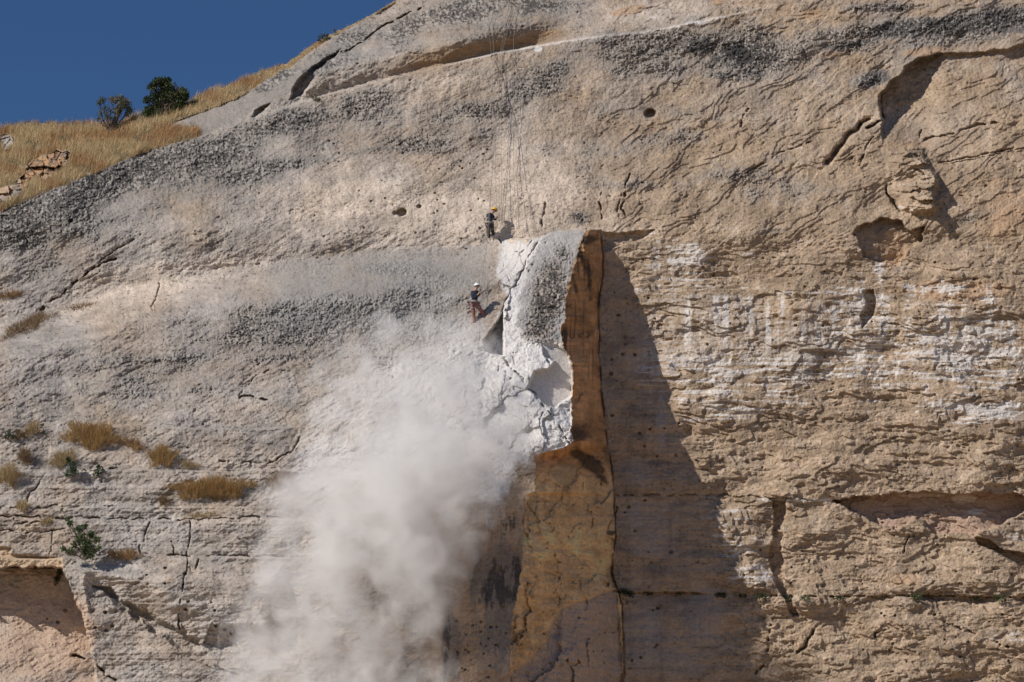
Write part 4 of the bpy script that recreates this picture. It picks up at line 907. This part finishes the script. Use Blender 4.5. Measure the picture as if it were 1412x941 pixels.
def climber(base_px, Yc, J, mats, label, helmet_mat, yaw):
    """J: joint -> (u, v, metres away from the camera)"""
    O = Vector(place(base_px[0], base_px[1], Yc))
    root = empty('person', O); tag(root, label, 'person', 'climbers on ropes')
    W = {k_: Vector(place(a, b, Yc + c / KS)) for k_, (a, b, c) in J.items()}
    # bare body: head, neck, trunk, arms with hands, legs
    n = {'pelvis': (W['hip'], .12), 'waist': ((W['hip'] + W['chest']) / 2, .105), 'chest': (W['chest'], .125), 'neck': (W['neck'], .052), 'chin': (W['neck'].lerp(W['head'], .55), .07), 'head': (W['head'], .088), 'crown': (W['head'] + (W['head'] - W['neck']).normalized() * .07, .065)}
    e = [('pelvis', 'waist'), ('waist', 'chest'), ('chest', 'neck'), ('neck', 'chin'), ('chin', 'head'), ('head', 'crown')]
    nose = W['head'] + yaw * .10 - (W['head'] - W['neck']).normalized() * .01
    n['nose'] = (nose, .018); e.append(('head', 'nose'))
    for s_ in 'lr':
        for a, r_ in (('sho', .058), ('elb', .042), ('wri', .028)): n[a + s_] = (W[a + s_], r_)
        e += [('chest', 'sho' + s_), ('sho' + s_, 'elb' + s_), ('elb' + s_, 'wri' + s_)]
        d = (W['wri' + s_] - W['elb' + s_]).normalized(); sd = d.cross(Vector((0, 1, 0))).normalized()
        palm = W['wri' + s_] + d * .07; n['palm' + s_] = (palm, .036); e.append(('wri' + s_, 'palm' + s_))
        for k_ in range(4):
            f0 = palm + d * .035 + sd * (.030 - .02 * k_); f1 = f0 + d * (.035 + .006 * (1.5 - abs(k_ - 1.5))) + yaw * .01; f2 = f1 + yaw * .02 - Vector((0, 0, .02))
            n[f'f{k_}{s_}a'] = (f0, .010); n[f'f{k_}{s_}b'] = (f1, .009); n[f'f{k_}{s_}c'] = (f2, .008)
            e += [('palm' + s_, f'f{k_}{s_}a'), (f'f{k_}{s_}a', f'f{k_}{s_}b'), (f'f{k_}{s_}b', f'f{k_}{s_}c')]
        n['th' + s_] = (palm + sd * .055 + d * .02, .010); e.append(('palm' + s_, 'th' + s_))
        for a, r_ in (('hp', .085), ('kne', .058), ('ank', .038)): n[a + s_] = (W[a + s_], r_)
        n['toe' + s_] = (W['toe' + s_], .035)
        e += [('pelvis', 'hp' + s_), ('hp' + s_, 'kne' + s_), ('kne' + s_, 'ank' + s_), ('ank' + s_, 'toe' + s_)]
    skinned('body', n, e, 'pelvis', M_skin, root, O, 1)
    j = {'waist': (n['waist'][0], .14), 'chest': (n['chest'][0], .16), 'coll': (W['neck'].lerp(W['chest'], .35), .09), 'hem': (W['hip'], .145)}
    ej = [('hem', 'waist'), ('waist', 'chest'), ('chest', 'coll')]
    for s_ in 'lr':
        j['sho' + s_] = (W['sho' + s_], .082); j['elb' + s_] = (W['elb' + s_], .062); j['cuf' + s_] = (W['elb' + s_].lerp(W['wri' + s_], .85), .045)
        ej += [('chest', 'sho' + s_), ('sho' + s_, 'elb' + s_), ('elb' + s_, 'cuf' + s_)]
    skinned('jacket', j, ej, 'chest', mats[0], root, O, 2)
    t_ = {'pel': (W['hip'] + (W['hip'] - W['chest']).normalized() * .05, .15)}; et = []
    for s_ in 'lr':
        t_['hp' + s_] = (W['hp' + s_], .108); t_['kne' + s_] = (W['kne' + s_], .078); t_['hem' + s_] = (W['kne' + s_].lerp(W['ank' + s_], .9), .065)
        et += [('pel', 'hp' + s_), ('hp' + s_, 'kne' + s_), ('kne' + s_, 'hem' + s_)]
    skinned('trousers', t_, et, 'pel', mats[1], root, O, 2)
    for s_ in 'lr':
        skinned('boot', {'a': (W['ank' + s_] + Vector((0, 0, .04)), .052), 'b': (W['ank' + s_], .055), 'c': (W['ank' + s_].lerp(W['toe' + s_], .6), .05), 'd': (W['toe' + s_], .04)}, [('a', 'b'), ('b', 'c'), ('c', 'd')], 'b', M_boot, root, O, 2)
    # harness: waist belt and two leg loops, with gear on the belt
    def ring(name, c, ax, R1, r2, mat):
        bm = bmesh.new(); q_ = ax.to_track_quat('Z', 'Y'); A_, B_ = 20, 6; g = []
        for i in range(A_):
            t = 2 * math.pi * i / A_; g.append([bm.verts.new((c - O) + q_ @ Vector(((R1 + r2 * .4 * math.cos(w_)) * math.cos(t), (R1 + r2 * .4 * math.cos(w_)) * math.sin(t), r2 * math.sin(w_)))) for w_ in [2 * math.pi * k_ / B_ for k_ in range(B_)]])
        for i in range(A_):
            for k_ in range(B_): bm.faces.new([g[i][k_], g[(i + 1) % A_][k_], g[(i + 1) % A_][(k_ + 1) % B_], g[i][(k_ + 1) % B_]])
        me = bpy.data.meshes.new(name); bm.to_mesh(me); bm.free(); me.materials.append(mat); ob = bpy.data.objects.new(name, me); col.objects.link(ob); ob.parent = root; return ob
    ax = (W['chest'] - W['hip']).normalized()
    ring('harness', W['hip'] + ax * .04, ax, .165, .035, M_har)
    for s_ in 'lr': ring('leg_loop', W['hp' + s_].lerp(W['kne' + s_], .3), (W['kne' + s_] - W['hp' + s_]).normalized(), .112, .026, M_har)
    for k_ in range(3): ring('carabiner', W['hip'] + ax * -.03 + Vector((-.15 + .03 * k_, -.12, -.05 * k_)), Vector((1, .3, 0)), .045, .012, M_metal)
    # helmet: dome, brim, with a strap
    bm = bmesh.new(); hx_ = (W['head'] - W['neck']).normalized(); q_ = (hx_ * .85 - yaw * .35).normalized().to_track_quat('Z', 'Y')
    hc = W['head'] + hx_ * .035 - O; g = []
    for i in range(8):
        ph = math.pi / 2 * i / 7 * 1.04; rr_ = math.cos(ph) if i < 7 else .02
        g.append([bm.verts.new(hc + q_ @ Vector((.128 * rr_ * math.cos(t) * 1.08, .128 * rr_ * math.sin(t), .125 * math.sin(ph) + (.004 * math.cos(3 * t) if i < 6 else 0)))) for t in [2 * math.pi * k_ / 18 for k_ in range(18)]])
    g.insert(0, [bm.verts.new(hc + q_ @ Vector((.150 * math.cos(t), .142 * math.sin(t), -.02))) for t in [2 * math.pi * k_ / 18 for k_ in range(18)]])
    for a in range(len(g) - 1):
        for k_ in range(18): bm.faces.new([g[a][k_], g[a][(k_ + 1) % 18], g[a + 1][(k_ + 1) % 18], g[a + 1][k_]])
    bm.faces.new(g[-1])
    me = bpy.data.meshes.new('helmet'); bm.to_mesh(me); bm.free(); me.materials.append(helmet_mat)
    for p in me.polygons: p.use_smooth = True
    ob = bpy.data.objects.new('helmet', me); col.objects.link(ob); ob.parent = root
    sd_ = ob.modifiers.new('shell', 'SOLIDIFY'); sd_.thickness = .008
    ring('chin_strap', W['head'] - hx_ * .035 + yaw * .01, (yaw * .6 + hx_ * .8).normalized().cross(Vector((0, 1, 0))).normalized(), .098, .008, M_boot)
    return root
# upper climber: bowed over, hanging in the harness, feet on the rock
J1 = dict(head=(681.3, 290.5, .10), neck=(678.5, 294.0, .04), chest=(675.2, 298.0, .0), hip=(674.5, 309.0, -.02), shol=(672.6, 296.4, -.05), shor=(679.2, 297.6, .14), elbl=(676.6, 303.6, -.12), elbr=(683.0, 303.5, .16), wril=(683.0, 300.8, -.04), wrir=(685.4, 299.6, .12),
          hpl=(673.0, 311.0, -.02), hpr=(677.4, 311.4, .08), knel=(673.4, 320.5, .26), kner=(679.8, 319.6, .34), ankl=(674.2, 331.0, .38), ankr=(680.6, 329.0, .48), toel=(677.0, 332.2, .50), toer=(684.0, 329.6, .60))
climber(P1, Y1, J1, (M_navy, M_char), 'climber in yellow helmet and dark clothes bowed over the ropes, upper one', M_yel, Vector((.75, .45, -.5)).normalized())
# lower climber: upright, one leg straight down, the other braced against the rock
J2 = dict(head=(657.6, 395.2, .05), neck=(656.2, 399.2, .02), chest=(654.6, 404.4, 0), hip=(654.2, 418.0, -.02), shol=(650.8, 402.8, -.06), shor=(658.6, 402.6, .14), elbl=(652.0, 412.5, -.12), elbr=(660.0, 409.2, .16), wril=(659.0, 406.0, -.10), wrir=(661.6, 403.4, .12),
          hpl=(651.8, 420.5, -.04), hpr=(657.6, 420.5, .10), knel=(653.2, 434.0, .08), kner=(665.4, 431.0, .22), ankl=(654.8, 448.0, .20), ankr=(672.6, 441.0, .30), toel=(658.0, 450.0, .30), toer=(677.2, 441.5, .36))
climber(P2, Y2, J2, (M_navy, M_red), 'climber in white helmet, dark jacket and red trousers bracing one leg on the rock', M_wht, Vector((.9, .3, -.2)).normalized())

# --- dust cloud: one volume with a lumpy outline
#@@DUST
PUFF = [(625, 640, 62, 1.0), (585, 660, 75, 1.15), (655, 655, 38, .9), (540, 700, 72, 1.2), (480, 680, 62, 1.0), (425, 690, 44, 1.0), (395, 720, 34, .9), (370, 800, 44, .9), (390, 860, 44, 1.0), (470, 770, 68, 1.0), (560, 780, 66, 1.15), (590, 835, 38, 1.0), (450, 870, 72, .7),
        (530, 880, 60, .45), (385, 930, 40, .9), (460, 960, 80, .6), (560, 960, 60, .3), (560, 580, 72, .55), (480, 560, 52, .35), (620, 550, 60, .5), (630, 500, 50, .3), (520, 520, 66, .35), (690, 600, 46, .4), (570, 470, 50, .25), (612, 452, 36, .25), (362, 880, 44, .8), (358, 930, 48, .8), (610, 730, 48, .9), (662, 705, 26, .5)]
cp = []
for (u_, v_, r_, d_) in PUFF:
    Yc = depth_at(min(u_, 690), min(v_, 960)) - (2.6 + (r_ / 75) * 1.4)
    cp.append((Vector(place(u_, v_, Yc)), r_ * pxm(Yc), d_))
bm = bmesh.new()
for c, r_, d_ in cp:
    ret = bmesh.ops.create_icosphere(bm, subdivisions=3, radius=r_ * 1.35, matrix=Matrix.Translation(c))
me = bpy.data.meshes.new('dust_cloud'); bm.to_mesh(me); bm.free()
dust_o = bpy.data.objects.new('dust_cloud', me); col.objects.link(dust_o)
rm = dust_o.modifiers.new('union', 'REMESH'); rm.mode = 'VOXEL'; rm.voxel_size = .25
tag(dust_o, kind='stuff', label='pale grey dust cloud billowing down the cliff below the climbers')
m = bpy.data.materials.new('airborne_dust'); m.use_nodes = True; t = m.node_tree; L = t.links.new
t.nodes.remove(t.nodes['Principled BSDF'])
vol = t.nodes.new('ShaderNodeVolumePrincipled'); vol.inputs['Color'].default_value = (.975, .965, .95, 1); vol.inputs['Anisotropy'].default_value = .15
L(vol.outputs[0], t.nodes['Material Output'].inputs['Volume'])
tc = t.nodes.new('ShaderNodeTexCoord')
def noise(scale, det, rough=.55, dist=0):
    n_ = t.nodes.new('ShaderNodeTexNoise'); n_.inputs['Scale'].default_value = scale; n_.inputs['Detail'].default_value = det; n_.inputs['Roughness'].default_value = rough; n_.inputs['Distortion'].default_value = dist
    L(tc.outputs['Object'], n_.inputs['Vector']); return n_
def mth(op, a, b=None, c=None, clamp=False):
    n_ = t.nodes.new('ShaderNodeMath'); n_.operation = op; n_.use_clamp = clamp
    for i, x in enumerate((a, b, c)):
        if x is None: continue
        if isinstance(x, (int, float)): n_.inputs[i].default_value = x
        else: L(x, n_.inputs[i])
    return n_.outputs[0]
nA = noise(.55, 2); vs_ = t.nodes.new('ShaderNodeVectorMath'); vs_.operation = 'MULTIPLY_ADD'; L(nA.outputs['Color'], vs_.inputs[0]); vs_.inputs[1].default_value = (2.0,) * 3; vs_.inputs[2].default_value = (-1.0,) * 3
ad = t.nodes.new('ShaderNodeVectorMath'); ad.operation = 'ADD'; L(tc.outputs['Object'], ad.inputs[0]); L(vs_.outputs[0], ad.inputs[1])
acc = None
for c, r_, d_ in cp:
    ds_ = t.nodes.new('ShaderNodeVectorMath'); ds_.operation = 'DISTANCE'; L(ad.outputs[0], ds_.inputs[0]); ds_.inputs[1].default_value = c
    mr = t.nodes.new('ShaderNodeMapRange'); mr.inputs['From Min'].default_value = r_ * 1.25; mr.inputs['From Max'].default_value = r_ * .25
    mr.inputs['To Min'].default_value = 0; mr.inputs['To Max'].default_value = d_; L(ds_.outputs['Value'], mr.inputs[0])
    acc = mr.outputs[0] if acc is None else mth('SMOOTH_MAX', acc, mr.outputs[0], .15)
nB = noise(.9, 6, .62, .6)
k1 = mth('MULTIPLY_ADD', nB.outputs[0], 4.0, -2.15)
dn = mth('ADD', acc, k1)
dn = mth('ADD', mth('MAXIMUM', dn, 0.0), mth('MULTIPLY', acc, .10))
gate = mth('MULTIPLY', dn, mth('MINIMUM', mth('MULTIPLY', acc, 6.0), 1.0))
L(mth('MAXIMUM', mth('MULTIPLY', gate, 1.12), 0.0), vol.inputs['Density'])
me.materials.append(m)
sc.cycles.volume_step_rate = 0.4
